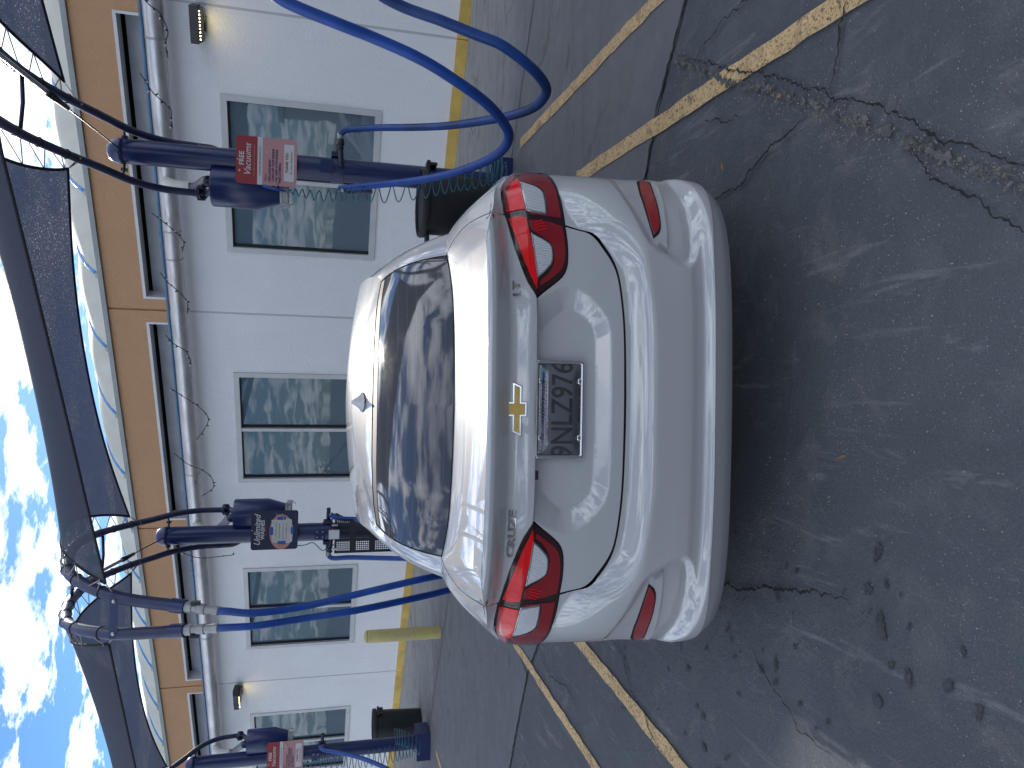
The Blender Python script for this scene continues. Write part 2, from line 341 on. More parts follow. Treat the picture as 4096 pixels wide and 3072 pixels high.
mesh('ground', [(-150, -150, 0), (150, -150, 0), (150, 150, 0), (-150, 150, 0)], [(0, 1, 2, 3)], M_asph, kind='structure')
def strip(name, pts, w, z, m, jit=.0, seg=.03, kind='structure', parent=None, taper=False, wj=.35, label=None):
    """ribbon on the ground along a polyline with a ragged outline"""
    P_ = np.array([(a, b, 0) for a, b in pts], float); Q = resample(P_, seg)
    if len(Q) < 3: Q = np.array([P_[0], (P_[0] + P_[-1]) / 2, P_[-1]])
    T = np.gradient(Q, axis=0); T /= np.linalg.norm(T, axis=1)[:, None]; N = np.stack([-T[:, 1], T[:, 0], 0 * T[:, 0]], 1)
    if jit:
        w1 = np.cumsum(rng.normal(0, 1, len(Q))); w1 -= np.linspace(w1[0], w1[-1], len(Q)); w1 += rng.normal(0, .9, len(Q)) + 1.6 * np.repeat(rng.normal(0, 1, len(Q) // 3 + 1), 3)[:len(Q)]; Q = Q + N * (w1 * jit)[:, None]
    a = w / 2 * (1 + wj * rng.uniform(-1, 1, len(Q))); b = w / 2 * (1 + wj * rng.uniform(-1, 1, len(Q)))
    if taper:
        k = np.minimum(1, np.linspace(0, 1, len(Q)) * 6) * np.minimum(1, np.linspace(1, 0, len(Q)) * 4) + .08; a *= k; b *= k
    V = np.concatenate([Q + N * a[:, None], Q - N * b[:, None]]); V[:, 2] = z; n = len(Q)
    return mesh(name, V, [(i, i + 1, n + i + 1, n + i) for i in range(n - 1)], m, parent, kind=kind, label=label)
# concrete apron between the parking surface seam and the wall
seam = [(5.2, -1.35), (3.2, -.05), (2.4, .55), (1.872, .948), (1.445, 1.261), (1.194, 1.362), (0.4, 1.75), (-.7, 2.45), (-1.794, 3.15), (-2.132, 3.44), (-3.103, 3.957), (-5.0, 5.1), (-9, 7.4), (-22, 15)]
sv = [(x, y, .004) for x, y in seam]; wv = [tuple(wall(s, .004, -.02)) for s in np.linspace(6.5, -26, len(seam))]
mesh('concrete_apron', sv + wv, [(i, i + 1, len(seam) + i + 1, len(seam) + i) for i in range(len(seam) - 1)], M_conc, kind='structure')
strip('seam_crack', seam[1:-1], .016, .008, M_crack, .0022, .025, wj=.7)
strip('joint_crack', [(3.6, 3.33), (3.154, 3.604), (2.67, 3.9), (1.4, 4.7), (-1.6, 6.55), (-3.343, 7.692), (-4.751, 8.587), (-8, 10.6)], .012, .008, M_crack, .0008, .04)
strip('joint_crack', [(-2.4, 3.6), (-2.132, 3.44), (-1.9, 4.2), (-1.6, 5.2)], .010, .0085, M_crack, .001, .04, taper=True)
g2 = lambda *a: [tuple(gz(*p)[:2]) for p in a]
def yellow(name, L, R_):
    n = 40; a = np.array(L); b = np.array(R_)
    A = np.array([a[0] + (a[1] - a[0]) * t for t in np.linspace(0, 1, n)]); B = np.array([b[0] + (b[1] - b[0]) * t for t in np.linspace(0, 1, n)])
    A += rng.normal(0, .0035, A.shape); B += rng.normal(0, .0035, B.shape)
    V = [(x, y, .010) for x, y in A] + [(x, y, .010) for x, y in B]
    return mesh(name, V, [(i, i + 1, n + i + 1, n + i) for i in range(n - 1)], M_line, kind='structure')
def yl(x0, m_, y0, y1, w): yellow('parking_line', [(x0 + m_ * y0 + w, y0), (x0 + m_ * y1 + w, y1)], [(x0 + m_ * y0, y0), (x0 + m_ * y1, y1)])
yl(1.274, .0635, -1.6, 2.45, .086); yl(1.928, .054, .2, 3.92, .084); yl(-2.252, .052, 1.2, 4.6, .072); yl(-1.722, .085, .0, 3.2, .084); yl(-5.10, .03, 4.2, 7.9, .08)
big = [(1.82, 1.02), (1.643, 1.056), (1.534, .89), (1.4, .681), (1.331, .566), (1.233, .373), (1.121, .191), (1.034, .037), (.948, -.098), (.842, -.278), (.775, -.383), (.714, -.48), (.666, -.567), (.618, -.648), (.562, -.739), (.40, -1.05)]
strip('dirt_filled_crack', big[1:], .028, .0125, M_soil, .0014, .010, wj=.75)
strip('crack_edge', [(x + .012, y - .010) for x, y in big[1:]], .006, .0165, M_crack, .0026, .010, wj=.95, taper=True)
for pts, w in (([(1.308, -.138), (1.237, -.107), (1.157, -.09), (1.078, -.07), (1.033, -.069)], .008), ([(1.005, .045), (.989, .149), (.977, .246), (.932, .375), (.884, .47), (.878, .601), (.86, .8)], .008),
               ([(.75, -.40), (.647, -.484), (.585, -.568), (.516, -.649), (.42, -.8)], .006), ([(-.72, .85), (-.703, .61), (-.693, .417), (-.639, .191), (-.599, -.004), (-.57, -.2)], .010),
               ([(-1.28, 1.9), (-1.32, 1.595), (-1.415, 1.492), (-1.48, 1.444), (-1.5, 1.306), (-1.567, 1.245), (-1.601, 1.174), (-1.615, 1.04), (-1.7, .93)], .006),
               ([(-.86, .36), (-.93, .30), (-.99, .18), (-1.06, .05), (-1.08, -.15)], .005), ([(-.60, .70), (-.72, .62), (-.80, .52)], .006), ([(1.25, .75), (1.18, .60), (1.15, .45)], .005),
               ([(-1.75, 3.3), (-1.9, 2.9), (-1.86, 2.5), (-1.93, 2.2)], .006), ([(1.55, .86), (1.62, .6), (1.60, .35), (1.7, .1)], .006)):
    strip('hairline_crack', pts, w, .0145, M_crack, .0024, .012, wj=.9, taper=True)
M_stain = vary(mat('worn_dark_spot', (.040, .043, .048), .9), 60, .5, 1.8, .8, 90, .01)
def blob(cx, cy, r, asp=1.5, ang=0, z=.006, n=26):
    a = np.linspace(0, 2 * np.pi, n, endpoint=False); k = 1 + .28 * np.sin(a * 2 + cx * 40) + .17 * np.sin(a * 5 + cy * 60) + rng.normal(0, .10, n)
    x = r * k * np.cos(a) * asp; y = r * k * np.sin(a); c, s = math.cos(ang), math.sin(ang)
    return [(cx + c * X - s * Y, cy + s * X + c * Y, z) for X, Y in zip(x, y)]
sb = MB()
for x, y, r in [(-.903, .21, .022), (-.953, .299, .015), (-.516, -.248, .022), (-.609, -.301, .035), (-.719, -.406, .022), (-.691, -.539, .020), (-.829, -.288, .025), (-.719, -.631, .02), (-1.302, .72, .017), (-1.426, .71, .022), (-.397, -.286, .025), (-1.006, .7, .015), (-.968, .48, .012), (-.878, .536, .015), (-.707, -.34, .015), (-1.15, .86, .02), (-1.05, .98, .015), (-1.22, 1.05, .013), (-.80, .10, .012), (-1.1, .45, .012)]:
    V = blob(x, y, r * .62, 1.5, rng.uniform(-.5, .5) + R(10)); sb.add(V, [tuple(range(len(V)))])
for i in range(90):
    x = rng.uniform(-1.7, -.45); y = rng.uniform(-.6, 1.6); V = blob(x, y, rng.uniform(.002, .008), rng.uniform(1, 3), rng.uniform(-.9, .3), .0062 + i * 2e-6, 10); sb.add(V, [tuple(range(10))])
sb.build('ground_spots', M_stain, kind='stuff')
# litter in and near the big crack
M_leaf = vary(mat('dry_leaf', (.24, .13, .07), .8), 20, .7, 1.4); M_twig = mat('twig', (.17, .14, .10), .8)
def leaf(mb, x, y, L, w, ang, z=.014, curl=.004):
    n = 7; t = np.linspace(0, 1, n); hw = w * np.sin(np.pi * t ** .8); V = []
    for sg in (-1, 0, 1):
        for i in range(n):
            lx = (t[i] - .5) * L; ly = sg * hw[i]; V.append((x + math.cos(ang) * lx - math.sin(ang) * ly, y + math.sin(ang) * lx + math.cos(ang) * ly, z + curl * abs(sg) + curl * math.sin(t[i] * 3)))
    mb.add(V, [(r * n + i, r * n + i + 1, (r + 1) * n + i + 1, (r + 1) * n + i) for r in range(2) for i in range(n - 1)])
for (px, py, L, a, lab) in [((3395), 1830, .050, 1.9, 'slim pinkish dry leaf alone on the asphalt behind the bumper'), (2913, 665, .042, .3, 'small tan dry leaf lying beside the long thin crack on the right'), (3141, 386, .030, 1.2, 'curled tan leaf caught in the dirt crack near the yellow line')]:
    q = gz(px, py); mb = MB(); leaf(mb, q[0], q[1], L, .0045 if L > .045 else .008, a, .022); mb.build('dry_leaf', M_leaf, smooth=True, label=lab, cat='leaf')
mb = MB(); BP = resample(np.array([(x, y, 0) for x, y in big[1:]]), .01)
for i in range(80):
    q = BP[rng.integers(0, len(BP))]; x, y = q[:2] + rng.normal(0, .018, 2)
    if rng.random() < .45: leaf(mb, x, y, rng.uniform(.008, .026), rng.uniform(.002, .006), rng.uniform(0, 6.3), .020, .003)
    else:
        a = rng.uniform(0, 6.3); L = rng.uniform(.01, .045); c = np.array([x, y, .022]); d = np.array([math.cos(a), math.sin(a), .05]) * L / 2
        mb.tube([c - d, c + np.array([0, 0, .003]), c + d], .0008, 4)
mb.build('crack_litter', M_twig, kind='stuff')
M_grit = vary(mat('grit', (.30, .29, .27), .9), 50, .5, 1.4)
mb = MB()
for i in range(900):
    if i < 450: q = BP[rng.integers(0, len(BP))]; x, y = q[:2] + rng.normal(0, .045, 2)
    else: x = rng.uniform(-.9, 1.4); y = rng.uniform(-.8, .35)
    r = rng.uniform(.0012, .0034); V = rng.normal(0, 1, (6, 3)); V = np.array([(1, 0, 0), (-1, 0, 0), (0, 1, 0), (0, -1, 0), (0, 0, 1), (0, 0, -1)]) * r * rng.uniform(.6, 1.3, (6, 1)) + np.array([x, y, .012 if i < 450 else .001 + r * .5])
    mb.add(V, [(0, 2, 4), (2, 1, 4), (1, 3, 4), (3, 0, 4), (2, 0, 5), (1, 2, 5), (3, 1, 5), (0, 3, 5)])
mb.build('grit', M_grit, kind='stuff')

# ------------------------------------------------------------------ building
BAY = 3.725; J0 = -.43
bld = empty('car_wash_building', tuple(wall(-6, 0)), label='long white stucco car wash building with tan orange band above its windows', cat='building')
Z0, ZM, ZT = .13, 3.375, 4.32; WZ0, WZ1 = .965, 2.825
for k in range(-2, 6):
    s1 = J0 - BAY * k - .014; s0 = s1 - BAY + .028; c = (s0 + s1) / 2 - .022; a, b = c - .968, c + .968
    mb = MB(); mb.wbox(s0, a, Z0, ZM - .003, -.2, 0).wbox(b, s1, Z0, ZM - .003, -.2, 0).wbox(a, b, Z0, WZ0, -.2, 0).wbox(a, b, WZ1, ZM - .003, -.2, 0)
    mb.build('wall_panel', M_white, bld)
    o0, o1 = s0 + .145, s1 - .16; oz0, oz1 = 3.40, 3.88
    mb = MB(); mb.wbox(s0, o0, ZM, ZT, -.2, .004).wbox(o1, s1, ZM, ZT, -.2, .004).wbox(o0, o1, oz1, ZT, -.2, .004).wbox(o0, o1, ZM, oz0, -.2, .004)
    mb.build('orange_panel', M_orange, bld)
    mb = MB(); mb.wbox(s1, s1 + .028, Z0, ZM, -.2, -.005); mb.build('joint_strip', M_groove, bld)
    mb = MB(); mb.wbox(s1, s1 + .028, ZM, ZT, -.2, -.012); mb.build('joint_strip', M_ogroove, bld)
    # louvered slot
    mb = MB(); mb.wbox(o0, o1, oz0, oz1, -.62, -.6).wbox(o0, o1, oz1, oz1 + .01, -.6, -.19).wbox(o0 - .01, o0, oz0, oz1, -.6, -.19).wbox(o1, o1 + .01, oz0, oz1, -.6, -.19)
    slot = mb.build('vent_slot', M_cavity, bld)
    mb = MB(); mb.wbox(o0, o1, oz1 - .035, oz1, -.19, .010).wbox(o0, o0 + .03, oz0, oz1 - .035, -.19, .010).wbox(o1 - .03, o1, oz0, oz1 - .035, -.19, .010); mb.build('slot_frame', M_frame, slot)
    prof = [(-.20 + .12 * (t ** 1.5), 3.80 - .175 * t) for t in np.linspace(0, 1, 9)] + [(-.065, 3.615), (-.055, 3.622)]; m_ = len(prof); mb = MB()
    V = [wall(s, z, o) for s in (o0 + .03, o1 - .03) for o, z in prof]; mb.add(V, [(i, i + 1, m_ + i + 1, m_ + i) for i in range(m_ - 1)])
    mb.build('louver_blade', M_louver, slot, smooth=True)
    # window
    fw_ = .06
    mb = MB(); mb.wbox(a, b, WZ1 - .075, WZ1, -.09, .018).wbox(a, b, WZ0, WZ0 + .075, -.09, .018).wbox(a, a + .07, WZ0 + .075, WZ1 - .075, -.09, .018).wbox(b - .07, b, WZ0 + .075, WZ1 - .075, -.09, .018)
    win = mb.build('window', M_frame, bld)
    mb = MB(); mb.wbox(c - .025, c + .025, WZ0 + .075, WZ1 - .075, -.085, .012); mb.build('mullion', M_frame, win)
    for x0, x1, dz in ((a + .07, c - .025, 0), (c + .025, b - .07, .0)):
        mb = MB(); g = .018
        mb.wbox(x0, x1, WZ1 - .075 - g, WZ1 - .075, -.07, -.02).wbox(x0, x0 + g * 1.6, WZ0 + .075, WZ1 - .075 - g, -.07, -.02).wbox(x1 - g * .6, x1, WZ0 + .075, WZ1 - .075 - g, -.07, -.02); mb.build('gasket', M_gasket, win)
        V = [wall(x0, WZ0 + .075, -.045), wall(x1, WZ0 + .075, -.045), wall(x1, WZ1 - .075, -.045), wall(x0, WZ1 - .075, -.045)]
        mesh('pane', V, [(0, 1, 2, 3)], M_pane, win)
# yellow base kerb, coping, back of the rooms, roof
mb = MB()
for k in range(-2, 6):
    s1 = J0 - BAY * k; mb.wbox(s1 - BAY + .004, s1 - .004, 0, Z0 - .002, -.1, .035)
mb.build('base_kerb', M_base, bld)
SR, SL = J0 + 2 * BAY, J0 - 6 * BAY
mb = MB(); mb.wbox(SL, SR, ZT, ZT + .055, -.25, .045); mb.build('coping', M_coping, bld)
M_room = vary(mat('room_wall', (.16, .17, .17), .8), .8, .4, 1.5)
M_roomf = vary(mat('room_floor', (.08, .08, .08), .6), 2, .6, 1.3)
mb = MB(); mb.wbox(SL, SR, 0, 3.3, -3.6, -3.5).wbox(SL, SL + .1, 0, 4.3, -3.5, -.2).wbox(SR - .1, SR, 0, 4.3, -3.5, -.2); mb.build('back_wall', M_room, bld)
mb = MB(); mb.wbox(SL, SR, .02, .06, -3.5, -.2); mb.build('room_floor', M_roomf, bld)
mb = MB(); mb.wbox(SL, SR, 3.25, 3.3, -3.5, -.63).wbox(SL, SR, 4.30, 4.33, -5.5, -.2); mb.build('roof_slab', M_coping, bld)
# things dimly seen in the rooms: pipes, shelves, machines
M_in1 = mat('room_pipe', (.55, .52, .42), .4); M_in2 = mat('room_box', (.45, .45, .38), .7); M_in3 = mat('room_machine', (.03, .035, .045), .5)
for i, (s, h) in enumerate([(-1.75, .03), (-2.9, .02), (-5.8, .03), (-6.6, .02), (-9.35, .035), (-10.3, .02), (-13.2, .03)]):
    mb = MB(); mb.tube([wall(s, .1, -.9 - .1 * (i % 3)), wall(s - .06, 3.2, -.9 - .1 * (i % 3))], h, 10); mb.build('service_pipe', M_in1, smooth=True, label=['pale vertical pipe behind the right pane of the big right window', 'thin vertical pipe behind the left pane of the big right window', 'vertical pipe seen through the right pane of the window above the car roof', 'thin pipe seen through the left pane of the window above the car roof', 'vertical pipe behind the right pane of the window beside the bollard', 'thin pipe behind the left pane of the window beside the bollard', 'pale pipe inside the far left window'][i], cat='pipe')
for i, (s, z, w, h, o) in enumerate([(-2.0, 1.25, .35, .28, -1.3), (-2.75, 1.15, .5, .2, -1.2), (-5.75, 1.6, .22, .20, -1.0), (-9.2, 1.9, .2, .11, -1.0), (-9.2, 1.68, .2, .11, -1.0), (-10.35, 1.35, .3, .25, -1.1)]):
    mb = MB(); mb.wbox(s - w / 2, s + w / 2, z - h / 2, z + h / 2, o - .2, o); mb.wbox(s - w / 2 - .02, s + w / 2 + .02, z + h / 2, z + h / 2 + .02, o - .22, o + .02)
    mb.build('storage_box', M_in2 if i in (2, 3, 4) else M_in3, label=['dark machine box inside the right pane of the big right window', 'low dark box inside the left pane of the big right window', 'small pale carton inside the window above the car roof', 'upper of two pale boxes inside the window beside the bollard', 'lower of two pale boxes inside the window beside the bollard', 'dark monitor inside the left pane of the window beside the bollard'][i], cat='box')
# barrel roof: blue ribs with pale sheets between
RS = 1.055; ribs = [-.55 - RS * k + .01 for k in range(-6, 21)]
def rib_pt(s, t, bulge=0): # t 0 eave .. 1 crown
    a = R(62) * (1 - t); Rr = 3.1; o = -.02 - Rr * (math.sin(R(62)) - math.sin(a)); z = ZT + .06 + Rr * (math.cos(a) - math.cos(R(62))) * .44
    return wall(s, z - bulge, o)
for k, s in enumerate(ribs):
    mb = MB(); mb.tube([rib_pt(s, t) for t in np.linspace(0, 1, 16)], .024, 8); r_ = mb.build('roof_rib', M_rib, bld, smooth=True)
    mb = MB(); mb.box(rib_pt(s, 0) + WN * .01, (.03, .03, .03), np.stack([WD, WN, [0, 0, 1]], 1)); mb.build('rib_bracket', M_galv, r_)
    if k < len(ribs) - 1:
        V = []; n1_, n2_ = 9, 12
        for i in range(n1_):
            u = i / (n1_ - 1)
            for j in range(n2_):
                t = j / (n2_ - 1); V.append(rib_pt(s - RS * u, t, -.05 * math.sin(math.pi * u) * min(1, t * 4)))
        mesh('canopy_sheet', V, [(i * n2_ + j, (i + 1) * n2_ + j, (i + 1) * n2_ + j + 1, i * n2_ + j + 1) for i in range(n1_ - 1) for j in range(n2_ - 1)], M_awn, bld, smooth=True)

# ------------------------------------------------------------------ duct, conduit, string lights, wall lights
PO, PZc = .27, 3.415
duct = empty('metal_duct', tuple(wall(-6, 0, PO)), label='long round silver duct running along the wall below the orange band', cat='duct')
mb = MB(); mb.tube([wall(s, PZc, PO) for s in np.linspace(SR - .5, SL + .5, 30)], .103, 28); mb.build('pipe', M_duct, duct, smooth=True)
for s in (3.2, -.8, -1.95, -2.95, -3.3, -6.6, -10.0, -13.4, -14.0):
    mb = MB(); q = wall(s, PZc, PO); mb.lathe(q - WD * .012, [(.104, 0), (.1075, .002), (.1075, .022), (.104, .024)], 28, WD); mb.build('band', M_galv, duct, smooth='auto')
cnd = empty('blue_conduit', tuple(wall(-6, 0, PO)), label='thin blue conduit running just above the round silver duct', cat='conduit')
mb = MB(); mb.tube([wall(s, PZc + .132, PO - .03) for s in np.linspace(SR - .5, SL + .5, 20)], .019, 10); mb.build('pipe', M_blue, cnd, smooth=True)
for s in (-1.3, -3.05, -3.2, -8.4, -8.6):
    mb = MB(); mb.lathe(wall(s, PZc + .132, PO - .03), [(.02, 0), (.027, .002), (.027, .05), (.02, .052)], 12, WD); mb.build('coupling', M_blue, cnd, smooth='auto')
SGM = .4629
def Z(ox, oy, pts): return [(ox + a * SGM, oy + b * SGM) for a, b in pts]
swags = [Z(0, 0, [(1215, -40), (1300, 50), (1380, 110), (1450, 270), (1430, 380), (1452, 500)]), Z(0, 0, [(1210, 630), (1280, 740), (1330, 810), (1410, 880), (1475, 950), (1480, 1040), (1490, 1110)]),
         Z(0, 768, [(1310, 180), (1400, 250), (1475, 310), (1550, 380), (1590, 440), (1575, 515)]), Z(0, 768, [(1385, 695), (1450, 780), (1520, 840), (1600, 920), (1622, 960), (1620, 1050)]),
         Z(0, 768, [(1430, 1235), (1500, 1310), (1600, 1370), (1640, 1440), (1650, 1480)]), Z(0, 1536, [(1475, 35), (1540, 80), (1650, 150), (1710, 190), (1780, 260), (1800, 320), (1760, 400), (1700, 480)]),
         Z(0, 1536, [(1505, 600), (1620, 690), (1740, 740), (1820, 800), (1845, 860), (1840, 900), (1790, 940), (1740, 970)]), Z(0, 1536, [(1500, 1420), (1700, 1500), (1900, 1490), (2020, 1475)])]
sl_o = empty('string_lights', tuple(onwall(700, 1300, .4)), label='dark string of tiny unlit bulbs looped over the silver duct', cat='string lights')
M_bulb = mat('clear_bulb', (.65, .65, .6), .15)
prev = None
for q in swags:
    P_ = np.array([onwall(a, b, .42 + .02 * math.sin(i)) for i, (a, b) in enumerate(q)])
    sp = spline(P_, 6); mb = MB(); mb.tube(sp, .0058, 5); mb.build('wire', M_cordd, sl_o)
    for j in range(3, len(sp), 5):
        d = np.array([rng.uniform(-.6, .6), 0, rng.uniform(-1, .6)]); d /= np.linalg.norm(d)
        mb = MB(); mb.tube([sp[j], sp[j] + d * .028], .0095, 6); b_ = mb.build('bulb_socket', M_cordd, sl_o)
        mb = MB(); mb.tube([sp[j] + d * .025, sp[j] + d * .052], np.array([.0075, .0025]), 6); mb.build('bulb', M_bulb, b_, smooth=True)
M_led = mat('led_emitter', (1, .9, .6), .5, Emission_Strength=7.0); P(M_led).inputs['Emission Color'].default_value = (1, .82, .45, 1)
M_lamph = vary(mat('dark_bronze_housing', (.035, .035, .036), .5), 9, .8, 1.2)
def wall_light(s, z, label):
    L = empty('wall_light', tuple(wall(s, z, 0)), label=label, cat='wall light', group='LED lights on the white wall')
    mb = MB(); mb.wbox(s - .08, s + .08, z + .0, z + .10, 0, .06); mb.wbox(s - .19, s + .19, z + .044, z + .125, .06, .30)
    mb.build('housing', M_lamph, L)
    for i in range(13):
        mb = MB(); x = s - .165 + i * .0275; n = 8
        V = [];
        for dx in (-.004, .004):
            V += [wall(x + dx, z + .124, .07), wall(x + dx, z + .124, .29)] + [wall(x + dx, z + .124 + .022 * math.sin(math.pi * t), .07 + .22 * (1 - t)) for t in np.linspace(0, 1, 8)[1:-1]]
        m_ = len(V) // 2; mb.add(V, [tuple(range(m_)), tuple(range(m_, 2 * m_))[::-1]] + [(i2, (i2 + 1) % m_, m_ + (i2 + 1) % m_, m_ + i2)[::-1] for i2 in range(m_)]); mb.build('cooling_fin', M_lamph, L)
    mb = MB(); mb.wbox(s - .17, s + .17, z + .012, z + .044, .08, .29); mb.build('lens_tray', M_lamph, L)
    for i in range(9):
        mb = MB(); x = s - .14 + i * .035; mb.wbox(x - .006, x + .006, z + .020, z + .030, .2902, .293); mb.build('led', M_led, L)
    ld = bpy.data.lights.new('wall_light_glow', 'AREA'); ld.shape = 'RECTANGLE'; ld.size = .28; ld.size_y = .15; ld.energy = .28; ld.color = (1, .80, .40)
    lo = bpy.data.objects.new('wall_light_glow', ld); lo.location = Vector(wall(s, z + .008, .17)) - L.location; lo.parent = L; COL.objects.link(lo)
wall_light(-.62, 2.93, 'lit dark LED wall light with fins at the upper right of the wall')
wall_light(-11.78, 2.93, 'lit dark LED wall light over the joint near the far left window')

# ------------------------------------------------------------------ bollard and bins
bq = (-3.165, 7.80)
bo = empty('bollard', (*bq, 0), label='pale yellow round steel bollard standing by the wall left of the car', cat='bollard')
mb = MB(); mb.lathe((*bq, 0), [(.083, 0), (.083, .955), (.078, .962)], 32); mb.build('post', M_bollard, bo, smooth='auto')
mb = MB(); mb.lathe((*bq, .955), [(.079, .008), (.075, .028), (.055, .048), (.02, .056), (0, .057)], 32); mb.build('domed_cap', M_bollard, bo, smooth=True)
def bin_(x, y, h, r, label, ang):
    b = empty('trash_can', (x, y, 0), label=label, cat='trash can', group='black round bins by the wall')
    mb = MB(); mb.lathe((x, y, 0), [(r * .80, 0), (r * .82, .02), (r * .93, h * .72), (r * .945, h * .90), (r * .945, h), (r * .90, h), (r * .88, h * .9), (r * .76, .03), (0, .03)], 40); mb.build('body', M_can, b, smooth='auto')
    mb = MB(); mb.lathe((x, y, h), [(r * .945, -.05), (r * 1.03, -.045), (r * 1.05, -.005), (r * 1.02, .012), (r * .96, .012), (r * .95, -.01)], 40); mb.build('rim', M_can, b, smooth='auto')
    for s in (-1, 1):
        c, q = math.cos(ang), math.sin(ang); M = np.array([[c, -q, 0], [q, c, 0], [0, 0, 1]])
        mb = MB(); mb.box(np.array([x, y, h - .06]) + M @ np.array([s * (r + .035), 0, 0]), (.045, .06, .014), M); mb.box(np.array([x, y, h - .10]) + M @ np.array([s * (r + .055), 0, 0]), (.012, .05, .035), M); mb.build('handle', M_can, b)
q = gz(1682, 812, .80); bin_(q[0], q[1], .80, .285, 'black round bin behind the vacuum post right of the car', 0)
q = gz(1690, 2908); bin_(q[0], q[1] + .2, .74, .24, 'black round bin behind the vacuum post at far left', R(-20))

# ------------------------------------------------------------------ text
def text_geo(s, size, extr=.001, shear=0, bold=0, align='CENTER', sx=1.0, spacing=1.0):
    cu = bpy.data.curves.new('t', 'FONT'); cu.body = s; cu.size = size; cu.extrude = extr; cu.shear = shear; cu.offset = bold; cu.align_x = align; cu.align_y = 'CENTER'; cu.resolution_u = 3; cu.space_character = spacing
    o = bpy.data.objects.new('t', cu); COL.objects.link(o); bpy.context.view_layer.update()
    me = o.evaluated_get(bpy.context.evaluated_depsgraph_get()).to_mesh(); V = np.array([tuple(v.co) for v in me.vertices]); F = [tuple(p.vertices) for p in me.polygons]
    o.to_mesh_clear(); bpy.data.objects.remove(o); bpy.data.curves.remove(cu); V[:, 0] *= sx; return V, F
def text_on(name, s, size, M, o, m, parent, u=0, v=0, lift=.002, **k):
    """M columns: right, up, out"""
    V, F = text_geo(s, size, **k); W = np.array(o) + np.outer(V[:, 0] + u, M[:, 0]) + np.outer(V[:, 1] + v, M[:, 1]) + np.outer(V[:, 2] + lift, M[:, 2]); return mesh(name, W, F, m, parent)
def rrect(w, h, r, n=6):
    out = []
    for cx_, cy_, a0 in ((w / 2 - r, h / 2 - r, 0), (-w / 2 + r, h / 2 - r, 90), (-w / 2 + r, -h / 2 + r, 180), (w / 2 - r, -h / 2 + r, 270)):
        for i in range(n + 1): a = R(a0 + 90 * i / n); out.append((cx_ + r * math.cos(a), cy_ + r * math.sin(a)))
    return out
def plate(name, pts, M, o, m, parent, t0=0, t1=.002):
    n = len(pts); V = [np.array(o) + M @ np.array([a, b, t]) for t in (t0, t1) for a, b in pts]
    return mesh(name, V, [tuple(range(n, 2 * n)), tuple(range(n))[::-1]] + [(i, (i + 1) % n, n + (i + 1) % n, n + i) for i in range(n)], m, parent)
def clip(pts, y0, y1):
    def cut(P_, y, keep_above):
        out = []
        for i in range(len(P_)):
            a, b = P_[i], P_[(i + 1) % len(P_)]; ia = (a[1] >= y) == keep_above; ib = (b[1] >= y) == keep_above
            if ia: out.append(a)
            if ia != ib: t = (y - a[1]) / (b[1] - a[1]); out.append((a[0] + t * (b[0] - a[0]), y))
        return out
    return cut(cut(pts, y0, True), y1, False)
M_sred = vary(mat('sign_red', (.33, .035, .04), .5), 30, .95, 1.05); M_spink = mat('sign_pink', (.52, .27, .28), .55); M_swhite = mat('sign_white', (.62, .62, .62), .5)
M_snavy = mat('sign_navy', (.012, .018, .055), .45); M_tnavy = mat('print_navy', (.02, .03, .09), .6); M_tred = mat('print_red', (.33, .04, .05), .6); M_speach = mat('print_peach', (.55, .25, .18), .6)
M_tape = mat('blue_tape', (.01, .12, .42), .6); M_paper = vary(mat('paper', (.60, .59, .55), .8), 14, .85, 1.05, .4, 30, .01)
def star(r):
    return [((r if i % 2 == 0 else r * .22) * math.sin(i * math.pi / 4), (r if i % 2 == 0 else r * .22) * math.cos(i * math.pi / 4)) for i in range(8)]
def yawM(a, tilt=0):
    c, s = math.cos(a), math.sin(a); M = np.array([[c, 0, s], [s, 0, -c], [0, 1, 0]]); return M
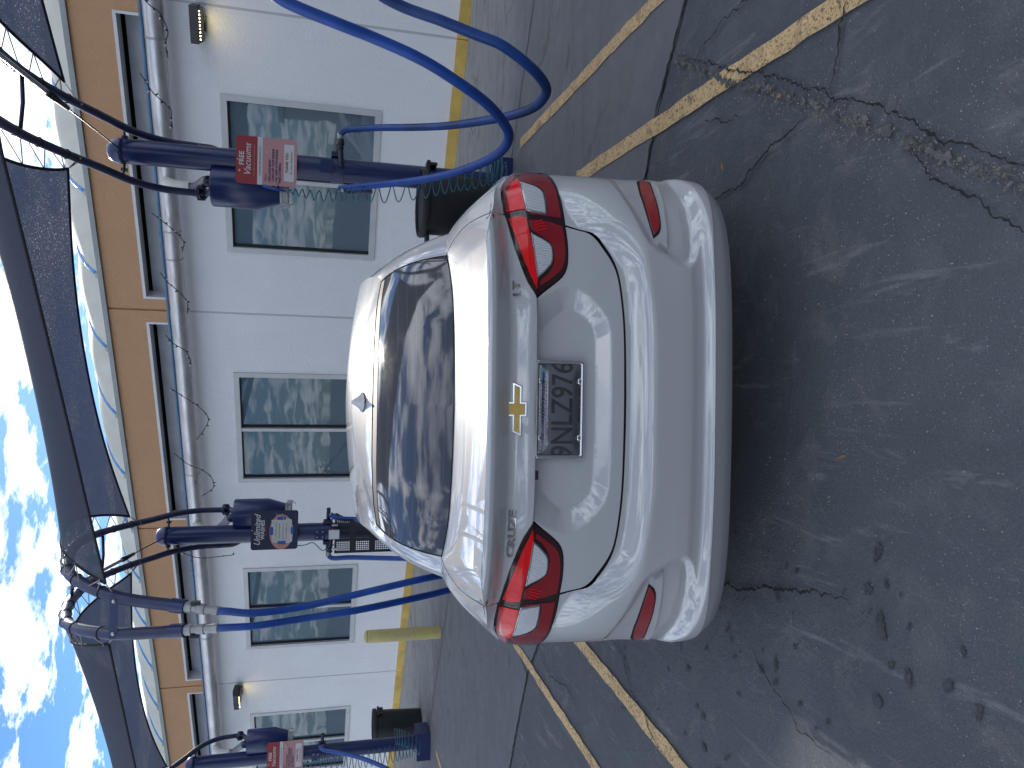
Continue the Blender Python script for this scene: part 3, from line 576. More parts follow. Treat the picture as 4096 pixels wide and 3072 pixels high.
def free_sign(o, M, label):
    W, H = .385, .475; S = empty('vacuum_sign', tuple(o), label=label, cat='sign', group='red and pink vacuum signs'); out = rrect(W, H, .028)
    plate('board', out, M, o, M_spink, S, -.004, 0)
    plate('red_field', clip(out, H / 2 - .165, H / 2 + 1), M, o, M_sred, S, .0002, .0008); plate('white_band', clip(out, H / 2 - .205, H / 2 - .166), M, o, M_swhite, S, .0002, .0008)
    plate('white_box', rrect(.30, .078, .006), M, np.array(o) + M[:, 1] * (-H / 2 + .062), M_swhite, S, .0002, .0008)
    T = lambda s, sz, v, m, **k: text_on('lettering', s, sz, M, o, m, S, v=v, extr=.0004, **k)
    T('FREE', .052, H / 2 - .045, M_swhite, bold=.0014, u=.01, spacing=1.05); T('Vacuums', .072, H / 2 - .092, M_swhite, shear=.35, bold=.0006, u=.0); T('FOR OUR WASH CUSTOMERS ONLY', .016, H / 2 - .142, M_spink)
    T('10 MINUTE LIMIT ON BUSY DAYS', .0165, H / 2 - .186, M_tnavy)
    T('Please', .026, H / 2 - .228, M_tred, shear=.4, align='LEFT', u=-.165)
    for i, s in enumerate(('• NO LOUD MUSIC', '• TURN OFF YOUR ENGINE', '• NO OPEN AUTO HOODS', '• NO LITTERING')): T(s, .024, H / 2 - .262 - .027 * i, M_tnavy, bold=.0005, align='LEFT', u=-.168, sx=.93)
    T('THANK YOU', .032, -H / 2 + .078, M_tred, bold=.0009, sx=.88); T('for your business!', .026, -H / 2 + .044, M_tred, shear=.4)
    for (u, v, r) in ((-.09, H / 2 - .028, .016), (.075, H / 2 - .235, .013)): plate('print_star', star(r), M, np.array(o) + M[:, 0] * u + M[:, 1] * v, M_swhite, S, .0003, .0011)
    for v in (H / 2 - .014, -H / 2 + .012):
        mb = MB(); mb.lathe(np.array(o) + M[:, 1] * v, [(.006, 0), (.006, .003), (.003, .005)], 10, M[:, 2]); mb.build('screw', M_steel, S, smooth='auto')
def unlimited_sign(o, M):
    W, H = .42, .49; S = empty('membership_sign', tuple(o), label='navy Unlimited Washes sign with blue taped paper on the middle vacuum post', cat='sign'); out = rrect(W, H, .028)
    plate('board', out, M, o, M_snavy, S, -.004, 0)
    T = lambda s, sz, v, m, **k: text_on('lettering', s, sz, M, o, m, S, v=v, extr=.0004, **k)
    T('Unlimited', .088, H / 2 - .068, M_swhite, shear=.35, bold=.001, sx=.95); T('WASHES', .055, H / 2 - .122, M_swhite, bold=.0015, u=.005); T('STARTING AT', .022, H / 2 - .158, M_tred, bold=.0005, u=.01)
    T('ONLY', .02, -H / 2 + .03, M_tred, u=.15, shear=.2)
    plate('print_blob', [(-.11 + .19 * math.cos(a) * 1.0 + .09, -.07 + .125 * math.sin(a)) for a in np.linspace(0, 2 * np.pi, 28, endpoint=False)], M, o, M_speach, S, .0003, .0008)
    pp = [(-.125, .028), (.120, .035), (.130, -.150), (.118, -.178), (-.115, -.186), (-.135, -.160)]; plate('paper_sheet', pp, M, np.array(o) + M[:, 0] * -.01, M_paper, S, .0015, .0025)
    for i in range(4): plate('written_line', rrect(.17, .004, .001, 1), M, np.array(o) + M[:, 1] * (-.015 - .036 * i) + M[:, 0] * -.01, M_tnavy, S, .0027, .0030)
    for (u, v, w, h) in ((-.01, .032, .085, .035), (-.01, -.184, .075, .03), (-.137, -.075, .035, .085), (.125, -.07, .035, .09)): plate('tape', rrect(w, h, .002, 1), M, np.array(o) + M[:, 0] * u + M[:, 1] * v, M_tape, S, .0032, .0038)
    for (u, v, r) in ((.155, -.03, .016), (.175, -.015, .008)): plate('print_star', star(r), M, np.array(o) + M[:, 0] * u + M[:, 1] * v, M_swhite, S, .0003, .0011)
    for v in (H / 2 - .014,):
        mb = MB(); mb.lathe(np.array(o) + M[:, 1] * v, [(.006, 0), (.006, .003), (.003, .005)], 10, M[:, 2]); mb.build('screw', M_steel, S, smooth='auto')

# ------------------------------------------------------------------ vacuum stations: post, canister, twin hoop arch
PROF = [(.22, 2.66), (.16, 2.90), (-.02, 3.10), (-.35, 3.27), (-.65, 3.42), (-1.05, 3.57), (-1.5, 3.615), (-2.1, 3.52), (-2.56, 3.34), (-2.9, 2.97), (-3.06, 2.49)]
def arch_line(bx, by, side):
    """world centreline of one hoop; the pair stands wide at the post and closes towards the hose ends"""
    near = side == (1 if bx < 0 else -1)        # the hoop on the canister's side stands further out
    w = [.235, .24, .24, .235, .235, .235, .235, .225, .185, .115, .063] if near else [.16, .16, .16, .16, .165, .18, .20, .195, .175, .145, .10]
    return spline(np.array([(bx + side * w[i], by + dy, z) for i, (dy, z) in enumerate(PROF)]), 8)
def arch_at(bx, by, side, t):           # t in PROF index units
    L = arch_line(bx, by, side); return L[int(round(np.clip(t * 8, 0, len(L) - 1)))]
def station(bx, by, label, can_side, branch):
    S = empty('vacuum_station', (bx, by, 0), label=label, cat='vacuum station', group='navy self serve vacuum posts')
    r = .098
    mb = MB(); mb.lathe((bx, by, 0), [(r, .0), (r, 3.20)], 36); mb.build('post', M_navy, S, smooth='auto')
    mb = MB(); mb.lathe((bx, by, 3.20), [(r + .004, -.03), (r + .004, .0), (r * .96, .04), (r * .75, .075), (r * .4, .095), (0, .10)], 36); mb.build('cap', M_navy, S, smooth=True)
    mb = MB(); mb.box((bx, by, .10), (.19, .19, .10)); mb.build('base_cover', M_navy, S)
    for sd in (-1, 1):
        L = arch_line(bx, by, sd); n = len(L)
        rad = np.interp(np.arange(n), [0, n * .45, n * .6, n - 1], [.030, .031, .040, .043])
        mb = MB(); mb.tube(L, rad, 18); a = mb.build('arch_tube', M_navyd if False else M_tubef, S, smooth=True)
        mb = MB(); e = L[-1]; d = L[-1] - L[-3]; d /= np.linalg.norm(d)
        mb.lathe(e - d * .10, [(.044, 0), (.050, .002), (.050, .10), (.044, .102)], 18, d); mb.build('sleeve', M_navy, a, smooth='auto')
        mb = MB(); mb.lathe(e, [(.037, 0), (.037, .05), (.031, .055), (.031, .085), (.037, .09), (.037, .14), (.030, .145), (.030, .19), (.0325, .195), (.0325, .235), (.028, .24)], 18, d); mb.build('hose_cuff', M_galv, a, smooth='auto')
        mb = MB(); mb.box(e + d * .075 + np.array([sd * .04, -.01, .0]), (.010, .022, .030)); mb.build('cuff_clamp', M_black, a)
        q = arch_at(bx, by, sd, 2.25); mb = MB(); mb.tube([(bx + sd * .09, by, 3.17), (q[0], q[1] + .05, 3.17)], .010, 8); mb.box(((bx + q[0]) / 2 + sd * .03, by, 3.17), (.012, .018, .022)); mb.build('stay_bracket', M_navyd, S)
    for t, thick in ((4.9, .014), (6.4, .014)):
        a, b = arch_at(bx, by, -1, t), arch_at(bx, by, 1, t); mb = MB(); mb.tube([a, (a + b) / 2 + (0, 0, -.012), b], thick, 8); mb.build('rung', M_navyd, S, smooth=True)
    a, b = arch_at(bx, by, -1, 9.0), arch_at(bx, by, 1, 9.0); mb = MB(); mb.box((a + b) / 2 + (0, -.045, 0), (abs(b - a)[0] / 2 + .02, .006, .026), None); st = mb.build('spreader_bar', M_navy, S)
    for q in (a, b): mb = MB(); mb.lathe(q + np.array([0 if q is a else 0, -.05, 0]) + (.018 if q is a else -.018, 0, 0), [(.013, 0), (.013, .008), (.007, .010), (.007, .018)], 8, (0, -1, 0)); mb.build('bolt', M_steel, st)
    # turnbuckle tie from the post head up to the hoop
    a = np.array([bx, by - .09, 3.20]); b = (arch_at(bx, by, -1, 7.2) + arch_at(bx, by, 1, 7.2)) / 2; d = b - a
    mb = MB(); mb.tube([a, a + d * .38], .006, 6); mb.lathe(a, [(.0, -.004), (.02, -.003), (.02, .004), (0, .005)], 10, (0, -1, 0)); tb = mb.build('tie_rod', M_black, S)
    mb = MB(); mb.tube([a + d * .38, a + d * .50], np.array([.016, .024]), 10); mb.build('tie_boot', M_black, tb, smooth=True)
    mb = MB(); mb.tube([a + d * .50, a + d * .97], .015, 12); mb.build('turnbuckle', M_steel, tb, smooth=True)
    # canister hung beside the post
    cx_ = bx + can_side * .215; cy_ = by + .03
    mb = MB(); mb.lathe((cx_, cy_, 0), [(.105, 1.965), (.165, 2.155), (.165, 2.50), (.155, 2.515), (.0, 2.52)], 36); can = mb.build('canister', M_navy, S, smooth='auto')
    mb = MB(); mb.lathe((cx_, cy_, 0), [(.11, 1.905), (.118, 1.91), (.118, 1.93), (.112, 1.935), (.112, 1.95), (.118, 1.955), (.118, 1.972), (.10, 1.975)], 36); mb.build('bottom_lid', M_galv, can, smooth='auto')
    mb = MB(); mb.box((cx_ + can_side * .125, cy_ - .03, 1.925), (.02, .012, .03)); mb.tube([(cx_ + can_side * .12, cy_ - .10, 1.93), (cx_ + can_side * .15, cy_ - .12, 1.90), (cx_ + can_side * .12, cy_ - .11, 1.86)], .004, 5); mb.build('lid_latch', M_steel, can)
    mb = MB(); mb.tube(spline(np.array([(cx_ - can_side * .05, cy_ - .155, 2.0), (cx_ - can_side * .04, cy_ - .18, 1.98), (cx_ + can_side * .02, cy_ - .18, 2.0)])), .005, 6); mb.box((cx_ - can_side * .03, cy_ - .16, 2.06), (.035, .008, .025)); mb.build('lid_handle', M_steel, can)
    for zz_ in (2.25, 2.46): mb = MB(); mb.tube([(bx + can_side * .07, by + .01, zz_), (cx_ - can_side * .13, cy_, zz_)], .028, 12); mb.build('mount_arm', M_navy, S, smooth=True)
    q = arch_line(bx, by, can_side)[0]
    mb = MB(); mb.tube(spline(np.array([q, q + (can_side * .01, -.05, -.08), (cx_ + can_side * .02, cy_ + .02, 2.51)])), .031, 14); mb.build('inlet_pipe', M_navyd, S, smooth=True)
    mb = MB(); c = q + (can_side * .005, -.03, -.04); ax = (can_side * .01, -.05, -.08)
    mb.lathe(c, [(.035, -.022), (.058, -.020), (.058, -.004), (.052, -.002), (.052, .002), (.058, .004), (.058, .02), (.035, .022)], 16, ax)
    for k in range(6): t = k * math.pi / 3; mb.box(c + .055 * np.array([math.cos(t), math.sin(t), 0]), (.008, .008, .03))
    mb.build('flange', M_navyd, S, smooth='auto')
    q2 = arch_line(bx, by, -can_side)[0]; mb = MB(); mb.tube(spline(np.array([q2, q2 + (can_side * .02, .0, -.15), (bx, by + .16, 2.35), (cx_ - can_side * .08, cy_ + .12, 2.25)])), .031, 12); mb.build('inlet_pipe', M_navyd, S, smooth=True)
    # feed pipe from the wall duct
    g = wall((onwall(*branch, PO) - WP) @ WD, PZc, PO); e = np.array([cx_ - can_side * .05, cy_ + .05, 2.51])
    mb = MB(); mb.tube(spline(np.array([g + WN * .02, g + WN * .16 + (0, 0, -.04), g + WN * .20 + (0, 0, -.16), g + WN * .20 + (0, 0, -.27)]), 8), np.linspace(.078, .060, 25), 16); mb.build('duct_elbow', M_pvc, S, smooth=True)
    e1 = g + WN * .20 + (0, 0, -.27); d_ = e - e1; mb = MB(); mb.tube(spline(np.array([e1 + (0, 0, .03), e1 + d_ * .04 + (0, 0, -.04), e1 + d_ * .5, e - d_ * .05 + (0, 0, .05), e]), 10), .048, 14); mb.build('feed_pipe', M_navyd, S, smooth=True)
    # hose rest: collar with two nozzle cups
    zc = 1.51
    mb = MB(); mb.lathe((bx, by, zc - .055), [(r + .002, 0), (r + .010, .002), (r + .010, .11), (r + .002, .112)], 30); mb.build('collar', M_navy, S, smooth='auto')
    mb = MB(); mb.box((bx - .01, by - r - .014, zc + .085), (.055, .008, .055)); pl = mb.build('mount_plate', M_navy, S)
    for a_ in (-.03, .03):
        for b_ in (-.03, .03): mb = MB(); mb.lathe((bx - .01 + a_, by - r - .022, zc + .085 + b_), [(.007, 0), (.007, .003), (0, .004)], 8, (0, -1, 0)); mb.build('bolt', M_steel if can_side > 0 else M_black, pl)
    return S
STN = {'R': (1.95, 4.37), 'M': (-1.53, 6.50), 'L': (-5.01, 8.66)}; STN['RR'] = (5.43, 2.24)
station(*STN['R'], 'navy vacuum post with red Free Vacuums sign right of the car', -1, (690, 722))
station(*STN['M'], 'navy vacuum post with navy Unlimited Washes sign behind the car', 1, (800, 2086))
station(*STN['L'], 'navy vacuum post cut off at the far left beside a black bin', 1, (850, 2976))
station(*STN['RR'], 'navy vacuum arch whose tube crosses the top right corner', -1, (560, -900))
free_sign(np.array([1.925, 4.215, 2.075]), yawM(R(-3)), 'red and pink Free Vacuums sign on the post right of the car')
unlimited_sign(np.array([-1.47, 6.345, 2.075]), yawM(R(4)))
free_sign(np.array([-4.95, 8.50, 2.0]), yawM(R(8)), 'red and pink Free Vacuums sign on the far left post')

# ------------------------------------------------------------------ hoses
def hose(name, P_, r, m, label, group='blue corrugated vacuum hoses', rest=None):
    H = empty(name, tuple(P_[0]), label=label, cat='hose', group=group)
    Q = resample(spline(P_, 14), .00425); k = np.arange(len(Q)); rr = r * (1 + .045 * np.where(k % 2 == 0, 1, -1))
    mb = MB(); mb.tube(Q, rr, 14); mb.build('corrugated_tube', m, H, smooth=True)
    if rest is not None:
        e = Q[-1]; d = np.array(rest, float); d /= np.linalg.norm(d)
        mb = MB(); mb.lathe(e - d * .01, [(r * .8, 0), (r * .95, .003), (r * .95, .055), (r * .9, .06)], 16, d); mb.build('cuff', M_galv, H, smooth='auto')
        mb = MB(); mb.lathe(e + d * .045, [(r * 1.1, 0), (r * 1.28, .01), (r * 1.28, .045), (r * .9, .055), (r * .9, .065), (r * 1.1, .07), (r * 1.0, .085)], 16, d); mb.build('nozzle_cup', M_black, H, smooth='auto')
        mb = MB(); mb.lathe(e + d * .12, [(r * .75, 0), (r * .72, .16)], 14, d); mb.build('nozzle', M_navyd, H, smooth='auto')
    return H
def pp(pts): return np.array([at(*p) for p in pts])
def cuff_end(k, side):
    L = arch_line(*STN[k], side); d = L[-1] - L[-3]; d /= np.linalg.norm(d); return np.array([L[-1] + d * .225, L[-1] + d * .27 + np.array([0, 0, -.03])])
eR = cuff_end('R', -1); eR2 = cuff_end('R', 1)
h1 = [(1130, 0, 3.35), (1348, 93, 3.38), (1487, 148, 3.42), (1672, 231, 3.45), (1811, 315, 3.5), (1950, 417, 3.6), (2019, 500, 3.75), (2035, 545, 3.85), (2017, 590, 4.0), (1971, 630, 4.25), (1880, 671, 4.6), (1765, 704, 5.05), (1626, 727, 5.55), (1487, 742, 6.0), (1394, 751, 6.25), (1357, 755, 6.30)]
P1 = np.vstack([eR, (eR[1] + at(*h1[0])) / 2 + (0, -.04, -.05), pp(h1)]); hose('vacuum_hose', P1, .0262, M_hose, 'blue hose looping lowest in front to the left rest of the right vacuum post', rest=(-.1, -.35, -.9))
h2 = [(1556, 0, 3.5), (1765, 83, 3.5), (1904, 139, 3.5), (2008, 182, 3.5), (2112, 260, 3.55), (2172, 325, 3.65), (2183, 374, 3.75), (2140, 426, 4.0), (2060, 458, 4.3), (1956, 480, 4.6), (1800, 502, 5.1), (1672, 509, 5.5), (1510, 511, 6.0), (1417, 516, 6.25), (1378, 522, 6.32), (1360, 537, 6.35)]
P2 = np.vstack([eR2, (eR2[1] + at(*h2[0])) / 2 + (.05, -.06, -.05), pp(h2)]); hose('vacuum_hose', P2, .0262, M_hose_shaded, 'darker blue hose hanging furthest right and ending at the right rest of the right post', rest=(-.95, 0, -.05))
eM = cuff_end('M', 1); eM2 = cuff_end('M', -1)
h3 = [(1024, 2452, 5.50), (1209, 2427, 5.6), (1394, 2385, 5.65), (1580, 2341, 5.7), (1718, 2310, 5.8), (1830, 2290, 6.1), (1880, 2270, 6.6), (1850, 2250, 7.3), (1700, 2238, 7.9), (1500, 2232, 8.3), (1400, 2230, 8.42), (1335, 2233, 8.48), (1312, 2224, 8.5)]
hose('vacuum_hose', np.vstack([eM, pp(h3)]), .0262, M_hose, 'nearer blue hose hanging left of the car, the right one of its pair', rest=(.9, .0, -.15))
h4 = [(1024, 2503, 5.50), (1209, 2475, 5.6), (1394, 2447, 5.65), (1580, 2410, 5.8), (1788, 2362, 6.1), (1870, 2330, 6.4), (1900, 2250, 6.9), (1850, 2150, 7.5), (1700, 2095, 8.0), (1500, 2080, 8.3), (1415, 2077, 8.4), (1347, 2072, 8.45), (1322, 2058, 8.48)]
hose('vacuum_hose', np.vstack([eM2, pp(h4)]), .0262, M_hose, 'outer blue hose hanging left of the car, the left one of its pair', rest=(-.3, .1, -.9))
h5 = [(1280, 2988, 10.5), (1300, 3000, 10.4), (1348, 3008, 10.2), (1440, 3031, 9.8), (1533, 3068, 9.2), (1600, 3110, 8.6), (1560, 3150, 8.0)]
P5 = pp(h5)[::-1]; eL = cuff_end('L', 1); hose('vacuum_hose', np.vstack([eL, (eL[1] + P5[0]) / 2 + (0, -.1, -.2), P5]), .0262, M_hose, 'blue hose hanging on the far left vacuum post', rest=(-.3, .1, -.9))
# nozzle rest arms on the posts
for nm, (ax, ay), side in (('R', STN['R'], 1), ('M', STN['M'], -1), ('M', STN['M'], 1), ('L', STN['L'], 1)):
    mb = MB(); mb.tube([(ax + side * .10, ay - .02, 1.51), (ax + side * .27, ay - .05, 1.505)], .022, 12); mb.box((ax + side * .115, ay - .02, 1.51), (.02, .055, .05)); mb.build('nozzle_rest', M_navyd, [o for o in bpy.data.objects if o.name.startswith('vacuum_station') and abs(o.location.x - ax) < .01][0])
def coil(P_, R_, turns, r, label):
    P_ = spline(P_, 20); L = len(P_); t = np.linspace(0, 1, turns * 16); Q = np.stack([np.interp(t, np.linspace(0, 1, L), P_[:, k]) for k in range(3)], 1)
    a = t * turns * 2 * np.pi; rad = R_(t); Q = Q + np.stack([np.cos(a) * rad, np.sin(a) * rad, 0 * a], 1)
    mb = MB(); mb.tube(Q, r, 6); return mb
H = empty('air_hose', (1.72, 4.2, 1.9), label='thin teal coiled air hose dangling down the right vacuum post', cat='hose')
P_ = pp([(1140, 765, 6.25), (1200, 772, 6.25), (1290, 785, 6.2), (1400, 778, 6.1), (1550, 775, 6.05), (1700, 750, 6.0), (1800, 725, 5.95), (1880, 712, 5.95), (1960, 690, 5.9), (2000, 680, 5.9)])
coil(P_, lambda t: np.interp(t, [0, .1, .35, .55, .85, 1], [.005, .03, .06, .085, .10, .11]), 24, .0048, '').build('coil', M_teal, H, smooth=True)
P_ = pp([(1960, 665, 5.95), (1990, 690, 5.8), (2020, 700, 5.95), (1985, 672, 6.0), (2010, 690, 5.85)]); coil(P_, lambda t: .085 + .03 * np.sin(t * 30), 9, .0048, '').build('coil', M_teal, H, smooth=True)
mb = MB(); a, b = at(1050, 742, 6.25), at(1140, 765, 6.25); mb.tube([a, a * .5 + b * .5, b], np.array([.012, .013, .008]), 10); mb.build('air_nozzle', M_hose, H, smooth=True)
H = empty('air_hose', (-4.95, 8.5, 1.8), label='thin dark coiled air hose on the far left vacuum post', cat='hose')
P_ = pp([(1210, 3060, 10.4), (1300, 3045, 10.3), (1400, 3050, 10.3), (1500, 3030, 10.3), (1590, 3010, 10.3), (1650, 2990, 10.3)])
coil(P_, lambda t: np.interp(t, [0, .2, .6, 1], [.02, .08, .10, .12]), 22, .005, '').build('coil', M_teal, H, smooth=True)
P_ = pp([(1580, 2945, 10.35), (1620, 2955, 10.3), (1680, 2990, 10.25)]); coil(P_, lambda t: .10 + 0 * t, 8, .005, '').build('coil', M_teal, H, smooth=True)
H = empty('air_hose', (-1.7, 6.4, 1.8), label='short teal air hose beside the Unlimited Washes sign', cat='hose')
mb = MB(); mb.tube(spline(pp([(1182, 2183, 8.35), (1220, 2180, 8.35), (1250, 2170, 8.3), (1270, 2185, 8.3), (1290, 2202, 8.3), (1310, 2192, 8.3), (1330, 2178, 8.35), (1345, 2190, 8.4)]), 8), .005, 6); mb.build('coil', M_teal, H, smooth=True)
# perforated mat hanger on the middle post
def hanger():
    O = at(1338, 2148, 8.38); S = empty('mat_hanger', tuple(O), label='black perforated mat hanging on the middle vacuum post', cat='floor mat')
    W, Ht = .36, .72; mb = MB(); cols = []; hr = .0085; cell = .021
    def solid(x0, x1, z0, z1): mb.box(O + np.array([(x0 + x1) / 2, 0, (z0 + z1) / 2]), ((x1 - x0) / 2, .004, (z1 - z0) / 2))
    bx_ = [(-.155, 5), (-.155 + 5 * cell + .025, 4), (-.155 + 9 * cell + .05, 5)]
    x = -W / 2; zb = [(-.02 - .21 * i, 7) for i in range(3)]
    xs = []
    for x0, nc in bx_:
        solid(x, x0, -Ht, 0); x = x0 + nc * cell
        z = 0
        for z0, nr in zb:
            solid(x0, x, z0, z); z = z0 - nr * cell
            for i in range(nc):
                for j in range(nr):
                    c = O + np.array([x0 + (i + .5) * cell, -.004, z0 - (j + .5) * cell]); h = cell / 2
                    sq = [(h, -h), (h, h), (-h, h), (-h, -h)]; ring = [(hr * math.cos(R(a)), hr * math.sin(R(a))) for a in (-67.5, -22.5, 22.5, 67.5, 112.5, 157.5, 202.5, 247.5)]
                    V = [c + (a, 0, b) for a, b in sq] + [c + (a, 0, b) for a, b in ring] + [c + (a, .006, b) for a, b in ring]
                    F = [(0, 1, 6, 5), (1, 2, 8, 7), (2, 3, 10, 9), (3, 0, 4, 11), (0, 5, 4), (1, 7, 6), (2, 9, 8), (3, 11, 10)] + [(4 + k, 4 + (k + 1) % 8, 12 + (k + 1) % 8, 12 + k) for k in range(8)]
                    mb.add(V, F)
        solid(x0, x, -Ht, z)
    solid(x, W / 2, -Ht, 0); mb.build('mat_sheet', M_black, S)
    for sx_ in (-.13, .13): m2 = MB(); m2.tube([O + (sx_, -.01, .03), O + (sx_, -.012, -.03)], .012, 8); m2.build('clip', M_steel, S)
    m2 = MB(); m2.box(at(1336, 2138, 8.27), (.045, .03, .055)); m2.build('clip_box', M_swhite, S)
hanger()

# ------------------------------------------------------------------ shade sails laced between the hoops
def sail_mat(name, col, trans, scale, spark):
    m = bpy.data.materials.new(name); m.use_nodes = True; nt = m.node_tree; nt.nodes.clear(); co = nd(nt, 'ShaderNodeNewGeometry').outputs['Position']
    d = nd(nt, 'ShaderNodeBsdfPrincipled'); d.inputs['Roughness'].default_value = .65
    q = nd(nt, 'ShaderNodeMapping'); q.inputs['Scale'].default_value = (1, 1, 1); lk(nt, co, q.inputs[0])
    lk(nt, ramp(nt, noise(nt, co, scale, 3, .7), [(.3, tuple(c * .6 for c in col)), (.7, tuple(c * 1.5 for c in col))]), d.inputs['Base Color'])
    bm = nd(nt, 'ShaderNodeBump'); bm.inputs['Strength'].default_value = .5; bm.inputs['Distance'].default_value = .004; lk(nt, noise(nt, co, scale * .6, 3), bm.inputs['Height']); lk(nt, bm.outputs[0], d.inputs['Normal'])
    tl = nd(nt, 'ShaderNodeBsdfTranslucent'); tl.inputs[0].default_value = (*[c * 2.2 for c in col], 1)
    m1 = nd(nt, 'ShaderNodeMixShader'); m1.inputs[0].default_value = .35; lk(nt, d.outputs[0], m1.inputs[1]); lk(nt, tl.outputs[0], m1.inputs[2])
    tr = nd(nt, 'ShaderNodeBsdfTransparent'); m2 = nd(nt, 'ShaderNodeMixShader')
    h = ramp(nt, noise(nt, co, 85, 2, .8), [(.60, trans), (.70, min(1, trans + spark))]); lk(nt, h, m2.inputs[0]); lk(nt, m1.outputs[0], m2.inputs[1]); lk(nt, tr.outputs[0], m2.inputs[2])
    o = nd(nt, 'ShaderNodeOutputMaterial'); lk(nt, m2.outputs[0], o.inputs[0]); return m
M_sail = sail_mat('navy_shade_mesh', (.034, .041, .066), .008, 170, .20)
M_hem = mat('sail_hem', (.010, .011, .018), .8)
def sail(A, B, label, t0=3.9, t1=8.85, gap=.20):
    (ax, ay), (bx, by) = A, B         # A right post, B left post
    S = empty('shade_sail', ((ax + bx) / 2, (ay + by) / 2 - 1.5, 3.5), label=label, cat='shade sail', group='navy mesh shade sails')
    LA = arch_line(ax, ay, -1); LB = arch_line(bx, by, 1); nu, nv = 44, 40
    def pt(u, v, lift=0):
        # hems bow towards the middle
        vv = v + (.5 - v) * (.30 if v < .5 else .08) * (4 * u * (1 - u)) * (abs(v - .5) * 2) ** 2
        t1_ = t1 - .35 * (1 - u) if ax > -1 else t1; k = (t0 + (t1_ - t0) * vv) * 8; i = int(min(k, len(LA) - 2)); f = k - i
        a = LA[i] * (1 - f) + LA[i + 1] * f; b = LB[i] * (1 - f) + LB[i + 1] * f
        gp = gap * (1 - .45 * abs(2 * v - 1) ** 3) + .06 * math.sin(v * 3.14); d = (b - a); L = np.linalg.norm(d); uu = gp / L + u * (1 - 2 * gp / L)
        p = a + d * uu; s = 4 * u * (1 - u); p = p + np.array([0, -.02 * s, -.07 * s]); return p
    V = [pt(i / (nu - 1), j / (nv - 1)) for i in range(nu) for j in range(nv)]
    F = [(i * nv + j, (i + 1) * nv + j, (i + 1) * nv + j + 1, i * nv + j + 1) for i in range(nu - 1) for j in range(nv - 1)]
    mesh('sail_cloth', V, F, M_sail, S, smooth=True)
    for u in (0, 1):
        mb = MB(); mb.tube([pt(u, t) for t in np.linspace(0, 1, 40)], .011, 6); mb.build('hem', M_hem, S, smooth=True)
    for v in (0, 1):
        mb = MB(); mb.tube([pt(t, v) for t in np.linspace(0, 1, 40)], .009, 6); mb.build('hem', M_hem, S, smooth=True)
    # zigzag lacing to the hoops
    for u, L in ((0, LA), (1, LB)):
        n = 10; tv = np.linspace(.02, .98, n); pts = []
        mb = MB()
        for j in range(n):
            e = pt(u, tv[j])
            for dj in (-.045, .045):
                kk = (t0 + (t1 - t0) * np.clip(tv[j] + dj, 0, 1)) * 8; c = L[int(min(kk, len(L) - 1))]; q_ = c + (0, 0, .034); mb.tube([e, e * .5 + q_ * .5, q_], .0042, 4)
        mb.build('lacing', M_rope, S)
        for j in range(n):
            e = pt(u, tv[j]); mb = MB(); mb.lathe(e, [(.004, -.004), (.011, -.003), (.011, .003), (.004, .004)], 10, (0, .3, 1)); mb.build('grommet', M_galv, S)
            kk = int(min((t0 + (t1 - t0) * tv[j]) * 8, len(L) - 2)); c = L[kk]; d = L[kk + 1] - L[kk]; d /= np.linalg.norm(d)
            mb = MB(); a_ = np.linspace(0, 2 * np.pi, 13); uu_ = np.cross(d, [1., 0, 0]); uu_ /= np.linalg.norm(uu_); ww = np.cross(d, uu_)
            rr_ = .040 if kk > 44 else .034
            if kk > 50: rr_ = .0455
            mb.tube([c + rr_ * (math.cos(x) * uu_ + math.sin(x) * ww) for x in a_], .0035, 4, caps=False); mb.build('cord_loop', M_cordd, S)
        for v, kk in ((0, t0), (1, t1)):
            e = pt(u, v); c = L[int(kk * 8) - (3 if v == 0 else -2)]; mb = MB()
            for w in (-.008, 0, .008): mb.tube([e, c + (w, 0, w)], .0035, 4)
            mb.lathe(c + (0, -.03, 0), [(0, -.02), (.018, -.012), (.02, 0), (.014, .012), (0, .02)], 8, (1, 0, .3)); mb.build('corner_rope', M_rope, S)
sail(STN['R'], STN['M'], 'navy mesh shade sail arching above the car between right and middle hoops')
sail(STN['M'], STN['L'], 'navy mesh shade sail arching from the middle hoop to the far left')
sail(STN['RR'], STN['R'], 'navy mesh shade sail in the upper right corner beyond the right hoop')

# ================================================================== the car
def interp(x, xs, ys):
    x = np.asarray(x, float); xs = np.asarray(xs, float); ys = np.asarray(ys, float); h = np.diff(xs); d = np.diff(ys) / h; m = np.zeros_like(ys); m[0] = d[0]; m[-1] = d[-1]
    for i in range(1, len(xs) - 1):
        if d[i - 1] * d[i] > 0:
            w1 = 2 * h[i] + h[i - 1]; w2 = h[i] + 2 * h[i - 1]; m[i] = (w1 + w2) / (w1 / d[i - 1] + w2 / d[i])
    k = np.clip(np.searchsorted(xs, x) - 1, 0, len(xs) - 2); t = np.clip((x - xs[k]) / h[k], 0, 1); t2 = t * t; t3 = t2 * t
    return (2 * t3 - 3 * t2 + 1) * ys[k] + (t3 - 2 * t2 + t) * h[k] * m[k] + (3 * t2 - 2 * t3) * ys[k + 1] + (t3 - t2) * h[k] * m[k + 1]
def sm(x): x = np.clip(x, 0, 1); return x * x * (3 - 2 * x)
LR=.85
PZ=[.20,.26,.31,.345,.375,.395,.43,.50,.58,.66,.74,.82,.90,.945,.985,1.008,1.022,1.035,1.066,1.084,1.097,1.105,1.12]
PY=[.18,.128,.103,.098,.122,.118,.106,.099,.094,.095,.097,.102,.106,.106,.109,.111,.109,.100,.067,.052,.051,.058,.075]
WZ=[.20,.30,.40,.55,.70,.80,.88,.94,1.0,1.1]
WX=[.86,.893,.898,.899,.8985,.898,.893,.884,.862,.83]
